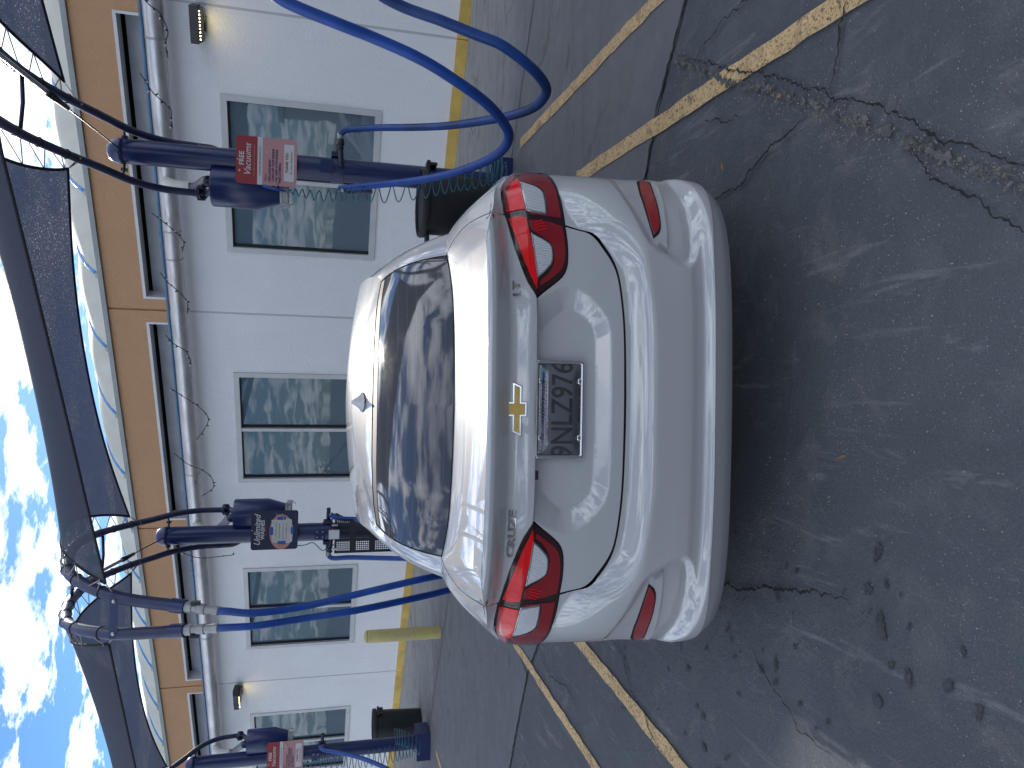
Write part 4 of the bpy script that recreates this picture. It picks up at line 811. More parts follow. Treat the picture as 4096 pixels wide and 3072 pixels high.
ZT_P=np.radians([0,20,33,38,42,48,54,60,70,90,120,140,155,170,180])
ZT_Z=[1.105,1.107,1.105,1.09,1.068,1.042,1.003,.965,.945,.945,.94,.92,.86,.78,.74]
def ztop(p): return interp(np.abs(p),ZT_P,ZT_Z)
def base0(p,z):
    """lower body point; p = plan angle (0 rear, pi front), signed; z height"""
    p=np.asarray(p,float); z=np.asarray(z,float)
    y0=interp(z,PZ,PY); W=interp(z,WZ,WX); a=np.abs(p); c=np.cos(a); s=np.sin(a)
    # local rear details fade into the side
    yf=4.60+.10*np.sin(np.clip((z-.2)/.55,0,1)*np.pi)-.25*np.clip((z-.75)/.3,0,1)**2
    yc=y0+LR
    L=np.where(c>=0,LR,yf-yc); n=np.where(c>=0,3.35+.75*sm((.56-z)/.30),4.0)
    r=((s/W)**n+(np.abs(c)/L)**n)**(-1/n)
    return np.stack([np.sign(p)*r*s, yc-r*c, z*np.ones_like(r)],-1)

ZC_P=[0,14.5,25.5,28.7,31.8,34.3,36.1,38,42,50,70]
ZC_Z=[.6226,.6229,.633,.643,.673,.708,.742,.785,.815,.83,.83]
ZB_P=[0,15,25,34,38,46,58,70]
ZB_Z=[.55,.55,.566,.577,.597,.627,.60,.58]
def base(p,z):
    q=base0(p,z); a=np.abs(np.asarray(p,float)); dg=np.degrees(a)
    zc=interp(dg,ZC_P,ZC_Z); zb=interp(dg,ZB_P,ZB_Z)
    u=np.clip((zc-z)/(zc-zb),0,1); d=.05*np.sin(np.pi/2*u)*(1-sm((dg-34)/30))
    q=np.array(q); q[...,0]+=np.sin(p)*d; q[...,1]-=np.cos(a)*d
    return q
NODE=np.radians([0,10,20,28,34,40,46,53,62,75,90,105,120,135,150,160,170,180])
R1X=[0,.15,.30,.42,.50,.578,.655,.70,.725,.745,.765,.78,.785,.77,.74,.60,.32,0]
R1Y=[.50,.505,.52,.555,.60,.655,.745,.86,1.04,1.28,1.58,1.97,2.4,2.9,3.35,3.58,3.72,3.76]
R1Z=[1.13,1.131,1.133,1.135,1.138,1.143,1.128,1.10,1.06,1.02,.99,.968,.953,.945,.955,.99,1.02,1.03]
R3X=[0,.12,.24,.345,.445,.545,.575,.592,.606,.62,.63,.63,.622,.606,.585,.47,.24,0]
R3Y=[1.15,1.152,1.158,1.168,1.185,1.215,1.30,1.42,1.57,1.78,2.02,2.27,2.48,2.68,2.84,2.93,2.97,2.99]
R3Z=[1.38,1.3795,1.378,1.373,1.364,1.348,1.36,1.375,1.388,1.398,1.403,1.401,1.39,1.372,1.35,1.372,1.385,1.39]
def upper(p,v):
    """v 0 shoulder/lip .. 1 glass base/belt .. 2 roof edge .. 3 roof centre"""
    p=np.asarray(p,float); v=np.asarray(v,float)*np.ones_like(p); p=p*np.ones_like(v); a=np.abs(p); sg=np.where(p<0,-1.,1.)
    P0=base0(a,ztop(a)-.0)
    P1=np.stack([interp(a,NODE,R1X),interp(a,NODE,R1Y),interp(a,NODE,R1Z)],-1)
    P3=np.stack([interp(a,NODE,R3X),interp(a,NODE,R3Y),interp(a,NODE,R3Z)],-1)
    v_=v[...,None]
    # deck strip
    t=np.clip(v_,0,1); mid=(P0+P1)/2; deg=np.degrees(a)
    bul=np.where(deg<36,.006,.006+.016*sm((deg-36)/18))
    mid=mid+np.stack([0*a,0*a,bul],-1)
    D=P0*(1-t)*(1-2*t)+mid*4*t*(1-t)+P1*t*(2*t-1)
    # glass strip
    t=np.clip(v_-1,0,1); mid=(P1+P3)/2
    wr=1-sm((deg-44)/20)          # rear glass bulge
    wf=sm((deg-150)/12)
    out=P3*0; out[...,0]=(.022*(1-wr)*(1-wf)+.012*wr)*np.clip(mid[...,0]/.5,0,1); out[...,1]=-.02*wr+.03*wf; out[...,2]=.030*wr+.03*wf
    mid=mid+out
    G=P1*(1-t)*(1-2*t)+mid*4*t*(1-t)+P3*t*(2*t-1)
    # roof
    t=np.clip(v_-2,0,1); k=1-t
    cx=P3[...,0:1]*k; cy=2.1+(P3[...,1:2]-2.1)*(k*.75+.25)
    cz0=1.459-.064*(np.abs((cy-2.2)/1.05))**2.2-.04*(cx/.59)**2
    e=P3[...,2:3]-(1.459-.064*(np.abs((P3[...,1:2]-2.2)/1.05))**2.2-.04*(P3[...,0:1]/.59)**2)
    Rr=np.concatenate([cx,cy,cz0+e*k**2],-1)
    o=np.where(v_<=1,D,np.where(v_<=2,G,Rr))
    # C pillar smoothing across belt
    o[...,0]*=sg
    return o

def poly_sdf(px, py, poly):
    """signed distance, + inside"""
    P_ = np.array(poly, float); d = np.full(px.shape, 1e9); ins = np.zeros(px.shape, bool); n = len(P_)
    for i in range(n):
        a, b = P_[i], P_[(i + 1) % n]; e = b - a; wx, wy = px - a[0], py - a[1]; t = np.clip((wx * e[0] + wy * e[1]) / (e @ e + 1e-12), 0, 1)
        d = np.minimum(d, np.hypot(wx - t * e[0], wy - t * e[1]))
        c = ((a[1] <= py) & (b[1] > py)) | ((a[1] > py) & (b[1] <= py)); xi = a[0] + (py - a[1]) / (e[1] if abs(e[1]) > 1e-9 else 1e-9) * e[0]; ins ^= c & (px < xi)
    return np.where(ins, d, -d)
def smooth_poly(P_, keep=R(50), it=2):
    """round the gentle corners of a traced outline, keep the sharp ones"""
    for _ in range(it):
        out = []; n = len(P_)
        for i in range(n):
            a, b, c = np.array(P_[i - 1]), np.array(P_[i]), np.array(P_[(i + 1) % n]); u, v = b - a, c - b
            cr = abs(math.atan2(u[0] * v[1] - u[1] * v[0], u @ v))
            if cr > keep or cr < .02: out.append(tuple(b))
            else:
                l = min(np.linalg.norm(u), np.linalg.norm(v)); out.append(tuple(b - u / np.linalg.norm(u) * l * .25)); out.append(tuple(b + v / np.linalg.norm(v) * l * .25))
        P_ = out
    return P_
US = .88                                     # metres per radian of plan angle near the rear
def U(l): return [(R(a) * US, z) for a, z in l]
def sym(l): return U(l) + [(-a, z) for a, z in reversed(U(l)) if abs(a) > 1e-6]
def sym_s(l): return sym(l)
RECOUT = sym_s([(0, .9680), (22.3, .968), (22.51, .9416), (23.96, .9049), (25.2, .8628), (25.62, .8286), (25.34, .8021), (23.62, .7608), (21.76, .7305), (19.4, .7037), (16.61, .6922), (11.11, .6895), (0, .688)])
RECIN = sym_s([(0, .99), (12.6, .99), (14.47, .9405), (16.86, .9136), (19.7, .8757), (21.73, .8378), (21.57, .8075), (20.16, .7696), (18.37, .7429), (15.81, .7353), (11.04, .7331), (0, .7302)])
SCOOP = smooth_poly(U([(66, .56), (58, .605), (52, .632), (43.85, .6313), (36.31, .6007), (32.79, .5776), (30.87, .5413), (29.24, .4955), (28.16, .4559), (27.81, .4281), (29.55, .3919), (32.7, .372), (36.44, .3658), (41.95, .3558), (50, .345), (58, .342), (66, .345)]), keep=R(110), it=2)
def disp(p, z, rec=True):
    a = np.abs(p); u = a * US; d = np.zeros_like(a)
    so = poly_sdf(u, z, RECOUT); si = poly_sdf(u, z, RECIN); t = np.clip(so / (so + np.maximum(-si, 0) + 1e-6), 0, 1)
    t = np.where(t < .05, t * t / .10, np.where(t > .95, 1 - (1 - t) ** 2 / .10, .025 + (t - .05) * .95 / .90) ) ; t = np.clip(t / 1.0, 0, 1); t = np.where(si > 0, 1, np.where(so <= 0, 0, t))
    if rec: d = d - .042 * t
    ss = poly_sdf(u, z, SCOOP); up = sm((z - .40) / .12)
    fade = 1 - sm((np.degrees(a) - 47) / 11)
    w = .034 + .012 * up
    d = d - .026 * sm(ss / w) * fade
    # overhanging bar above the plate, faint bulge so its lower edge stands proud
    bar = sm((z - .936) / .004) * (1 - sm((np.degrees(a) - 21) / 6)); d = d + .010 * bar * (1 - sm((z - .95) / .07))
    return d
def F(p, z, off=0.0, rec=True):
    p = np.asarray(p, float); z = np.asarray(z, float) * np.ones_like(p); q = base(p, z); d = disp(p, z, rec) + off
    q = np.array(q); q[..., 0] += np.sin(p) * d; q[..., 1] -= np.cos(np.abs(p)) * d; return q
def nrm(fn, p, z, e=1.5e-3):
    a = fn(p + e, z) - fn(p - e, z); b = fn(p, z + e) - fn(p, z - e); n = np.cross(a, b); return n / (np.linalg.norm(n, axis=-1, keepdims=True) + 1e-12)
def dens_poly(P_, step):
    out = []
    n = len(P_)
    for i in range(n):
        a, b = np.array(P_[i]), np.array(P_[(i + 1) % n]); k = max(1, int(np.ceil(np.linalg.norm(b - a) / step)))
        for j in range(k): out.append(tuple(a + (b - a) * j / k))
    return out
def inset(P_, d):
    P_ = [np.array(q) for q in P_]; n = len(P_); A = sum(P_[i][0] * P_[(i + 1) % n][1] - P_[(i + 1) % n][0] * P_[i][1] for i in range(n)); s = 1 if A > 0 else -1; out = []
    for i in range(n):
        a, b, c = P_[i - 1], P_[i], P_[(i + 1) % n]; u = (b - a) / (np.linalg.norm(b - a) + 1e-9); v = (c - b) / (np.linalg.norm(c - b) + 1e-9)
        n1, n2 = np.array([-u[1], u[0]]) * s, np.array([-v[1], v[0]]) * s; m_ = n1 + n2; k = m_ @ m_; m_ = m_ * 2 / max(k, .8); out.append(tuple(b + m_ * d))
    return out
def panel(name, poly, m, parent, step=.012, off=0.0, gap=.0022, rim=.014, fn=None, both=False, smooth_it=1, edge=None, zone=None, lines=(), hem=None, **k):
    """conforming mesh of a traced panel on the body surface with a turned-in edge"""
    fn = fn or (lambda p, z: F(p, z, off)); poly = inset(smooth_poly(poly, it=smooth_it), gap) if gap else smooth_poly(poly, it=smooth_it)
    B = dens_poly(poly, edge or step); nb = len(B); Bx = np.array(B); x0, y0 = Bx.min(0); x1, y1 = Bx.max(0)
    sx_ = step; sy_ = step * .866; pts = []
    j = 0; y = y0 + sy_ / 2
    while y < y1:
        x = x0 + (sx_ / 2 if j % 2 else 0)
        while x < x1:
            pts.append((x, y)); x += sx_ * (1 if zone is None or abs(x) < zone else 3)
        y += sy_; j += 1
    G = np.array(pts)
    if len(G):
        s = poly_sdf(G[:, 0], G[:, 1], B); G = G[s > step * .45]
    XL = []; XE = []
    for ln, closed in lines:
        q = dens_poly(ln, step * .8) if closed else [tuple(v) for v in resample(np.array([(a, b, 0) for a, b in ln]), step * .8)[:, :2]]
        q = np.array(q); sd = poly_sdf(q[:, 0], q[:, 1], B); ok = sd > step * .5
        if len(G): 
            for c_ in q[ok]: G = G[np.hypot(G[:, 0] - c_[0], G[:, 1] - c_[1]) > step * .55]
        st = None
        for i in range(len(q) + (1 if closed else 0)):
            w_ = i % len(q)
            if ok[w_]:
                if i < len(q): XL.append(tuple(q[w_])); cur = len(XL) - 1
                else: cur = first if ok[0] else None
                if i == 0: first = cur
                if st is not None and cur is not None: XE.append((nb + st, nb + cur))
                st = cur
            else: st = None
    C2 = [Vector(q) for q in B] + [Vector(q) for q in XL] + [Vector(tuple(q)) for q in G]
    vo, eo, fo, *_ = delaunay_2d_cdt(C2, [(i, (i + 1) % nb) for i in range(nb)] + XE, [list(range(nb))], 1, 1e-7)
    A = np.array([tuple(v) for v in vo]); objs = []
    for sgn in ((1, -1) if both else (1,)):
        p = A[:, 0] / US * sgn; V = fn(p, A[:, 1]); N = nrm(fn, p, A[:, 1]); fl = [tuple(f) if sgn > 0 else tuple(f)[::-1] for f in fo]
        c = V.mean(0); 
        # face outwards
        f0 = fl[len(fl) // 2]; nn_ = np.cross(V[f0[1]] - V[f0[0]], V[f0[2]] - V[f0[0]])
        if nn_ @ N[f0[0]] < 0: fl = [f[::-1] for f in fl]
        n0 = len(V); bi = {}
        ed = {}
        for f in fl:
            for i in range(len(f)):
                a, b = f[i], f[(i + 1) % len(f)]; ed[(a, b)] = 1
        bd = [(a, b) for (a, b) in ed if (b, a) not in ed]; V2 = list(V); N2 = list(N); F2 = list(fl)
        if rim:
            mid = V.mean(0)
            for a, b in bd:
                for q in (a, b):
                    if q not in bi:
                        bi[q] = len(V2); V2.append(V[q]); N2.append(N[q]); V2.append(V[q] - N[q] * rim); N2.append(N[q])
                F2.append((b, a, bi[a] + 1, bi[b] + 1))
        objs.append((np.array(V2), F2, np.array(N2)))
    V = np.concatenate([o[0] for o in objs]); N = np.concatenate([o[2] for o in objs]); FF = list(objs[0][1])
    if both: FF += [tuple(i + len(objs[0][0]) for i in f) for f in objs[1][1]]
    ob = mesh(name, V, FF, [m, hem] if hem else m, parent, smooth=True, normals=N, **k)
    if hem:  # turned-in edges coloured black to stand for shade in the gaps
        nf = len(fl); tot = len(objs[0][1]); mi = [1 if (i % tot) >= nf else 0 for i in range(len(FF))]; ob.data.polygons.foreach_set('material_index', mi)
    return ob
def patch(name, fp, v0, v1, nu, nv, m, parent, s0=0, s1=1, off=0.0, rim=0.0, **k):
    """grid piece of the upper surface; fp(s, v) gives the plan angle"""
    s = np.linspace(s0, s1, nu)[:, None] * np.ones((1, nv)); v = np.linspace(v0, v1, nv)[None, :] * np.ones((nu, 1)); p = fp(s, v)
    V = upper(p, v); e = 1e-3
    ve = np.clip(v, v0 + e, v1 - e); n = np.cross(upper(p + e, ve) - upper(p - e, ve), upper(p, ve + e) - upper(p, ve - e)); n /= np.linalg.norm(n, axis=-1, keepdims=True) + 1e-12
    c = np.array([0, 2.2, .6]); fl = np.sum(n * (V - c), -1, keepdims=True); n = np.where(fl < 0, -n, n); V = V + n * off
    idx = np.arange(nu * nv).reshape(nu, nv); FF = [(idx[i, j], idx[i + 1, j], idx[i + 1, j + 1], idx[i, j + 1]) for i in range(nu - 1) for j in range(nv - 1)]
    V = V.reshape(-1, 3); N = n.reshape(-1, 3); f0 = FF[len(FF) // 2 + nv // 2]
    if np.cross(V[f0[1]] - V[f0[0]], V[f0[2]] - V[f0[0]]) @ N[f0[0]] < 0: FF = [f[::-1] for f in FF]
    if rim:
        ring = [idx[i, 0] for i in range(nu)] + [idx[nu - 1, j] for j in range(1, nv)] + [idx[i, nv - 1] for i in range(nu - 2, -1, -1)] + [idx[0, j] for j in range(nv - 2, 0, -1)]
        n0 = len(V); VV = []; NN = []
        for q in ring: VV += [V[q], V[q] - N[q] * rim]; NN += [N[q], N[q]]
        L = len(ring); FF = FF + [(n0 + 2 * i, n0 + 2 * ((i + 1) % L), n0 + 2 * ((i + 1) % L) + 1, n0 + 2 * i + 1) for i in range(L)]; V = np.concatenate([V, VV]); N = np.concatenate([N, NN])
    return mesh(name, V, FF, m, parent, smooth=True, normals=N, **k)

car = empty('parked_sedan', (0, 2.3, 0), label='silver four door sedan parked nose in under the shade sails, seen from behind', cat='car')
LI_TOP = [(39.97, 1.024), (36.27, 1.0158), (32.51, 1.0033), (28.78, .9855), (25.63, .9665), (22.92, .9422)]
LI_BOT = [(24.28, .9123), (26.08, .8737), (27.5, .8483), (29.37, .8354), (32.17, .8304), (35.07, .8299), (37.74, .8318)]
LDIV = [(38.4, .855), (39.11, .8797), (39.75, .915), (40.15, .9506), (40.5, .975), (40.5, .9953)]
LO_TOP = [(39.97, 1.024), (44.94, 1.0207), (50.01, 1.0088), (53.3, .9866), (58.8, .937)]
LO_BOT = [(58.9, .900), (57.9, .865), (56.2, .834), (51.78, .8288), (47.26, .8285), (42.81, .8294), (39.23, .8312), (37.74, .8318)]
GAP = [(37.2, .7987), (36.58, .753), (35.42, .7296), (33.3, .7076), (31.0, .6833), (28.5, .6665), (25.75, .659), (23.0, .6548), (19.53, .6501), (14.6, .6467), (0, .6440)]
ZTP = [(float(np.degrees(a)), float(ztop(a))) for a in R(1) * np.array([0, 5, 10, 15, 20, 25, 30, 34, 37, 40.2])]
# lid: bar with the emblem, and the lower face with the plate recess
barR = ZTP + [(40.2, 1.024)] + LI_TOP + [(17.4, .9410), (12.4, .9412), (0, .9393)]
FB = lambda p, z: F(p, z, 0, False)
lid = panel('trunk_lid', sym([q for q in barR]), M_paint, car, step=.009, gap=.0005, rim=.030, smooth_it=0, fn=FB)
lowR = [(0, .962), (21.9, .962), (22.7, .9422)] + LI_BOT + GAP
panel('trunk_face', sym(lowR), M_paint, lid, step=.0075, gap=.0032, rim=.02, hem=M_shell, lines=[(RECOUT, True), (RECIN, True)])
# bumper
BSEAM = [(60.2, .832), (62, .79), (64.5, .70), (66.5, .58), (68, .46), (68.5, .38)]
BBOT = [(68.5, .27), (56, .285), (50, .292), (44, .311), (38, .328), (33, .340), (28, .3445), (20, .3465), (0, .347)]
bumR = [(0, .6395)] + [(a, z - .003 - .007 * math.exp(-((a - 33.5) / 3.2) ** 2)) for a, z in GAP[::-1][1:]] + [(37.9, .8285), (42.81, .8265), (47.26, .8255), (51.78, .8258), (56.2, .831)] + BSEAM + BBOT
CRL = [(R(a) * US, float(interp(np.array([a]), ZC_P, ZC_Z)[0])) for a in np.linspace(-60, 60, 80) for a in [a]]
CRL = [(u, float(interp(np.abs(np.array([np.degrees(u / US)])), ZC_P, ZC_Z)[0])) for u in np.linspace(-.92, .92, 120)]
CRL2 = [(u, z - .006) for u, z in CRL]
SCM = [(-a, z) for a, z in SCOOP]
bumper = panel('rear_bumper', sym(bumR), M_paint, car, step=.0095, gap=.0008, rim=.02, hem=M_shell, lines=[(CRL, False), (CRL2, False), (SCOOP, True), (SCM, True)])
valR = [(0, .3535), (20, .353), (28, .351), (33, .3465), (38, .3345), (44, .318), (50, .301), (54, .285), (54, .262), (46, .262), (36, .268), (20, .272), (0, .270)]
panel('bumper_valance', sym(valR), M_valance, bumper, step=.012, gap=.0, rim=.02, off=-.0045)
# body sides: quarter above the outer lamp, doors, wheel arches, fenders, nose
def ang_y(y, z=.6):
    a = np.linspace(R(20), R(178), 900); q = base(a, np.full(900, z)); return float(np.degrees(np.interp(y, q[:, 1], a)))
def arch_pts(cy_, r_, z0=.24):
    out = []
    for t in np.linspace(-.32, math.pi + .32, 26): out.append((ang_y(cy_ - r_ * math.cos(t)), .335 + r_ * math.sin(t)))
    return out
top = [(float(a), float(ztop(R(a)))) for a in (40.4, 42, 45, 48, 51, 54, 57, 60, 65, 70, 78, 90, 100, 110, 120, 130, 140, 150, 160, 170, 179.9)]
sideR = [(40.4, 1.0265)] + top + [(179.9, .24)] + [(170, .24), (160, .23)] + arch_pts(3.67, .365)[::-1] + [(ang_y(2.2), .235)] + arch_pts(.97, .365)[::-1][:-1] + [(68.6, .36), (68, .46), (66.5, .58), (64.5, .70), (62, .79), (60.2, .832), (58.3, .862), (59.3, .900), (59.2, .940), (53.5, .990), (50.1, 1.012), (44.94, 1.0237)]
body = panel('body_side', U(sideR), M_paint, car, step=.026, edge=.016, gap=.0012, rim=.016, both=True, smooth_it=0)
# dark inner shell so that gaps and wheel wells read black
a_ = np.linspace(-np.pi, np.pi, 181)[:, None] * np.ones((1, 14)); t_ = np.linspace(0, 1, 14)[None, :]; z_ = .27 + (ztop(a_) - .27) * t_
V = base(a_, z_); k_ = np.stack([np.sin(a_), -np.cos(a_), 0 * a_], -1); inn = np.array(V); inn[..., 0] -= np.sin(a_) * .085; inn[..., 1] += np.cos(a_) * .085; inn[..., 2] -= .03 * t_
V = inn.reshape(-1, 3); mesh('inner_shell', V, [(i * 14 + j, (i + 1) * 14 + j, (i + 1) * 14 + j + 1, i * 14 + j + 1) for i in range(180) for j in range(13)] , M_shell, car)
mb = MB(); mb.box((0, 2.35, .255), (.70, 2.05, .02)); mb.build('underbody', M_shell, car)
# upper surfaces
def phb(v): return R(1) * (40.3 + 2.6 * np.sin(np.pi * np.clip(v, 0, 1)) - .3 * v)
patch('trunk_deck', lambda s, v: (2 * s - 1) * (phb(v) - R(.25)), .0, .985, 121, 26, M_paint, lid, rim=.012)
for sg in (1, -1):
    patch('shoulder', lambda s, v, sg=sg: sg * (phb(v) + s * (np.pi - phb(v))), 0, 1.0, 150, 20, M_paint, body)
    patch('pillar', lambda s, v, sg=sg: sg * (R(39.4) + s * (np.pi - R(39.4))), 1.0, 2.0, 150, 24, M_paint, body)
roof = patch('roof', lambda s, v: (2 * s - 1) * np.pi, 2.0, 3.0, 241, 22, M_paint, car)
glass = patch('rear_window', lambda s, v: (2 * s - 1) * R(39.3), 1.012, 1.985, 121, 30, M_cglass, car, off=-.004)
patch('window_seal', lambda s, v: (2 * s - 1) * R(39.38), 1.0, 2.0, 61, 12, M_gasket, glass, off=-.008)
patch('window_header', lambda s, v: (2 * s - 1) * R(39.0), 1.90, 1.99, 61, 6, M_gasket, glass, off=-.0025)
for sg in (1, -1):
    patch('side_window', lambda s, v, sg=sg: sg * (R(60) + s * R(84)), 1.10, 1.86, 60, 10, M_cglass2, car, off=.003, rim=.004)
patch('windshield', lambda s, v: R(180) + (2 * s - 1) * R(19), 1.04, 1.94, 40, 10, M_cglass2, car, off=.003, rim=.004)
# tail lamps
def lamp(name, poly, m, parent, off, step=.009, gap=.0005, rim=.012, mirror=1, **k):
    q = poly if mirror > 0 else [(-a, z) for a, z in reversed(poly)]
    def fn(p, z):                                   # the outer lamp stands proud only towards the corner
        o = off
        if off >= .0095 and parent_is_outer(parent, name): o = off - .007 * (1 - sm((np.degrees(np.abs(p)) - 40) / 9))
        return F(p, z, o, False)
    return panel(name, q, m, parent, step=step, gap=gap, rim=rim, fn=fn, **k)
def parent_is_outer(parent, name): return parent == body or (parent.parent == body)
IN_B = [(39.0, 1.013), (34.26, .9975), (29.04, .9725), (24.2, .9395), (26.0, .9350), (31.43, .9440), (35.29, .9520), (39.2, .9575), (39.6, .9895)]
IN_B2 = [(38.6, 1.004), (34.2, .988), (28.6, .9600), (34.9, .9610), (38.7, .9640)]
IN_C = [(35.59, .9468), (32.6, .944), (29.1, .9398), (26.56, .9358), (27.8, .9105), (29.59, .8844), (31.57, .8813), (33.22, .8842), (34.14, .904), (34.83, .9259)]
OUT_C = [(50.17, .9496), (46.43, .9537), (42.67, .9532), (40.95, .9512), (40.36, .9237), (40.08, .8885), (42.68, .8845), (46.09, .884), (47.8, .9021), (49.12, .9294)]
OUT_B = [(52.09, .9568), (50.5, .9515), (45.62, .9565), (41.30, .9565), (41.25, .9819), (40.9, 1.0064), (41.0, 1.0190), (44.84, 1.0165), (48.9, 1.009), (50.2, .985)]
OUT_T = [(41.2, 1.0200), (44.9, 1.0175), (49.6, 1.006), (52.8, .984), (57.0, .948), (52.4, .958), (49.8, .983), (46.0, 1.001), (41.4, 1.008)]
IN_D = [(38.6, .950), (36.4, .9470), (35.3, .9230), (34.4, .8990), (33.2, .8780), (29.6, .8770), (27.4, .9000), (25.9, .9290), (25.0, .9270), (26.7, .8860), (28.3, .8560), (29.9, .8440), (32.3, .8390), (35.0, .8385), (37.3, .8405), (38.3, .8800), (38.6, .915)]
OUT_D = [(40.9, .9570), (40.0, .9300), (39.6, .8860), (42.6, .8795), (46.6, .8790), (48.6, .8990), (50.2, .9300), (51.4, .9520), (55.5, .9280), (56.0, .9010), (55.2, .8640), (53.4, .8420), (47.3, .8385), (42.9, .8390), (39.3, .8405), (39.6, .8800)]
for mr, sd in ((1, 'right'), (-1, 'left')):
    li = U(LI_TOP + LI_BOT + LDIV[:]); lo_ = U(LO_TOP + LO_BOT + LDIV)
    L1 = lamp('tail_light', li, M_lensk, lid, .003, mirror=mr, rim=.02); L1['label'] = 'inner tail lamp on the trunk lid'
    lamp('lens_face', U(IN_D), M_lens, L1, .0050, gap=.0005, rim=.003, mirror=mr)
    lamp('light_bar', U(IN_B), M_lensb, L1, .0060, gap=.0005, rim=.004, mirror=mr)
    lamp('light_bar', U(IN_B2), M_lensb, L1, .0100, gap=.001, rim=.005, mirror=mr)
    lamp('reversing_lens', U(IN_C), M_chrome, L1, .0062, gap=0, rim=.004, mirror=mr)
    lamp('reversing_lens', U(IN_C), M_clear, L1, .0075, gap=.004, rim=.002, mirror=mr)
    for i in range(4):
        a0 = 35.9 + .62 * i; lamp('lens_rib', U([(a0, .9350), (a0 + .18, .9350), (a0 + .9, .8930 + .004 * i), (a0 + .7, .8930 + .004 * i)]), M_lensb, L1, .0066, gap=0, rim=.001, mirror=mr, step=.02)
    L2 = lamp('tail_light', lo_, M_lensk, body, .010, mirror=mr, rim=.03, smooth_it=0); L2['label'] = 'outer tail lamp wrapping the rear corner'
    lamp('lens_face', U(OUT_D), M_lens, L2, .0120, gap=.0005, rim=.003, mirror=mr, smooth_it=0)
    lamp('light_bar', U(OUT_B), M_lensb, L2, .0130, gap=.0005, rim=.004, mirror=mr)
    lamp('lens_edge', U(OUT_T), M_lens_highlight if mr < 0 else M_lens, L2, .0140, gap=.001, rim=.003, mirror=mr)
    lamp('reversing_lens', U(OUT_C), M_chrome, L2, .0130, gap=0, rim=.004, mirror=mr)
    lamp('reversing_lens', U(OUT_C), M_clear, L2, .0142, gap=.004, rim=.002, mirror=mr)
    RF = U([(55.5, .470), (54.7, .4850), (51.5, .505), (47.31, .5210), (42.3, .5349), (38.2, .537), (35.59, .5319), (36.7, .5138), (38.1, .5042), (41.9, .4947), (46.74, .4806), (51.5, .463), (54.5, .455)])
    lamp('reflector', RF, M_refl, bumper, .004, gap=.0, rim=.01, mirror=mr)
    RB = U([(56.6, .465), (55.2, .4950), (51.5, .512), (47.31, .5275), (42.3, .5405), (38.2, .542), (34.9, .5365), (36.2, .508), (38.0, .4985), (41.9, .489), (46.74, .4745), (51.5, .457), (54.9, .446)])
    lamp('reflector_surround', RB, M_shell, bumper, .0015, gap=0, rim=.01, mirror=mr)
    FN = U([(52.5, .4535), (50.5, .4570), (46.2, .4735), (40.54, .4900), (37.2, .5000), (35.0, .5200), (33.4, .5220), (32.0, .4995), (36, .4905), (39, .4850), (42, .4760), (46.5, .4600), (50.5, .4460), (52.6, .4430)])
    lamp('bumper_fin', FN, M_paint, bumper, .015, gap=0, rim=.014, mirror=mr, smooth_it=1)
# points on the rear face by x and height
def p_of_x(x, z):
    a = np.linspace(R(-62), R(62), 1500)
    return np.array([np.interp(xx, F(a, np.full(1500, zz))[:, 0], a) for xx, zz in zip(np.atleast_1d(x), np.atleast_1d(z) * np.ones_like(np.atleast_1d(x)))])
def on_rear(V, F_, name, m, parent, u, v, k=1.0, slope=0.0):
    """lay flat lettering onto the curved lid"""
    a = np.linspace(R(-62), R(62), 1500); zr = np.full(1500, v); xa = FB(a, zr)[:, 0]
    x = V[:, 0] + u; z = V[:, 1] + v + slope * V[:, 0]; p = np.interp(x, xa, a); q = FB(p, z); n = nrm(FB, p, z); W = q + n * (V[:, 2] + .0020)[:, None]; return mesh(name, W, F_, m, parent)
def thick(poly, t0, t1, bev=0.0):
    n = len(poly); P_ = np.array(poly); V = [(a, b, t0) for a, b in poly]
    Q = np.array(inset(poly, bev)) if bev else P_
    V += [(a, b, t1) for a, b in Q]; return np.array(V), [tuple(range(n, 2 * n))] + [(i, (i + 1) % n, n + (i + 1) % n, n + i) for i in range(n)]
bt = [(-.0868, -.0185), (-.0260, -.0185), (-.0290, -.0360), (.0260, -.0360), (.0290, -.0185), (.0790, -.0185), (.0868, .0185), (.0260, .0185), (.0290, .0360), (-.0260, .0360), (-.0290, .0185), (-.0790, .0185)]
bt = [(-.0905, -.0185), (-.0270, -.0185), (-.0270, -.0350), (.0270, -.0350), (.0270, -.0185), (.0740, -.0185), (.0905, .0185), (.0270, .0185), (.0270, .0350), (-.0270, .0350), (-.0270, .0185), (-.0740, .0185)]
eo = FB(np.array([0.]), np.array([1.0]))[0]; en = nrm(FB, np.array([0.]), np.array([1.0]))[0]; eu = np.cross(en, [1., 0, 0]); eu *= np.sign(eu[2]); EM = np.stack([[1, 0, 0], eu, en], 1)
def flat_on(V, F_, name, m, parent): return mesh(name, eo + V @ EM.T, F_, m, parent)
V, F_ = thick(bt, -.006, .0085, .0055); em = flat_on(V, F_, 'emblem', M_chrome, lid)
V, F_ = thick(inset(bt, .0095), .0080, .0098, .0006); flat_on(V, F_, 'emblem_field', M_gold, em)
V, F_ = text_geo('CRUZE', .0350, .0018, bold=.0014, sx=1.32, spacing=1.08); on_rear(V, F_, 'model_lettering', M_letter, lid, -.392, 1.0060)
V, F_ = text_geo('LT', .0330, .0018, bold=.0014, sx=1.30, spacing=1.05); on_rear(V, F_, 'trim_lettering', M_letter, lid, .378, 1.0030)
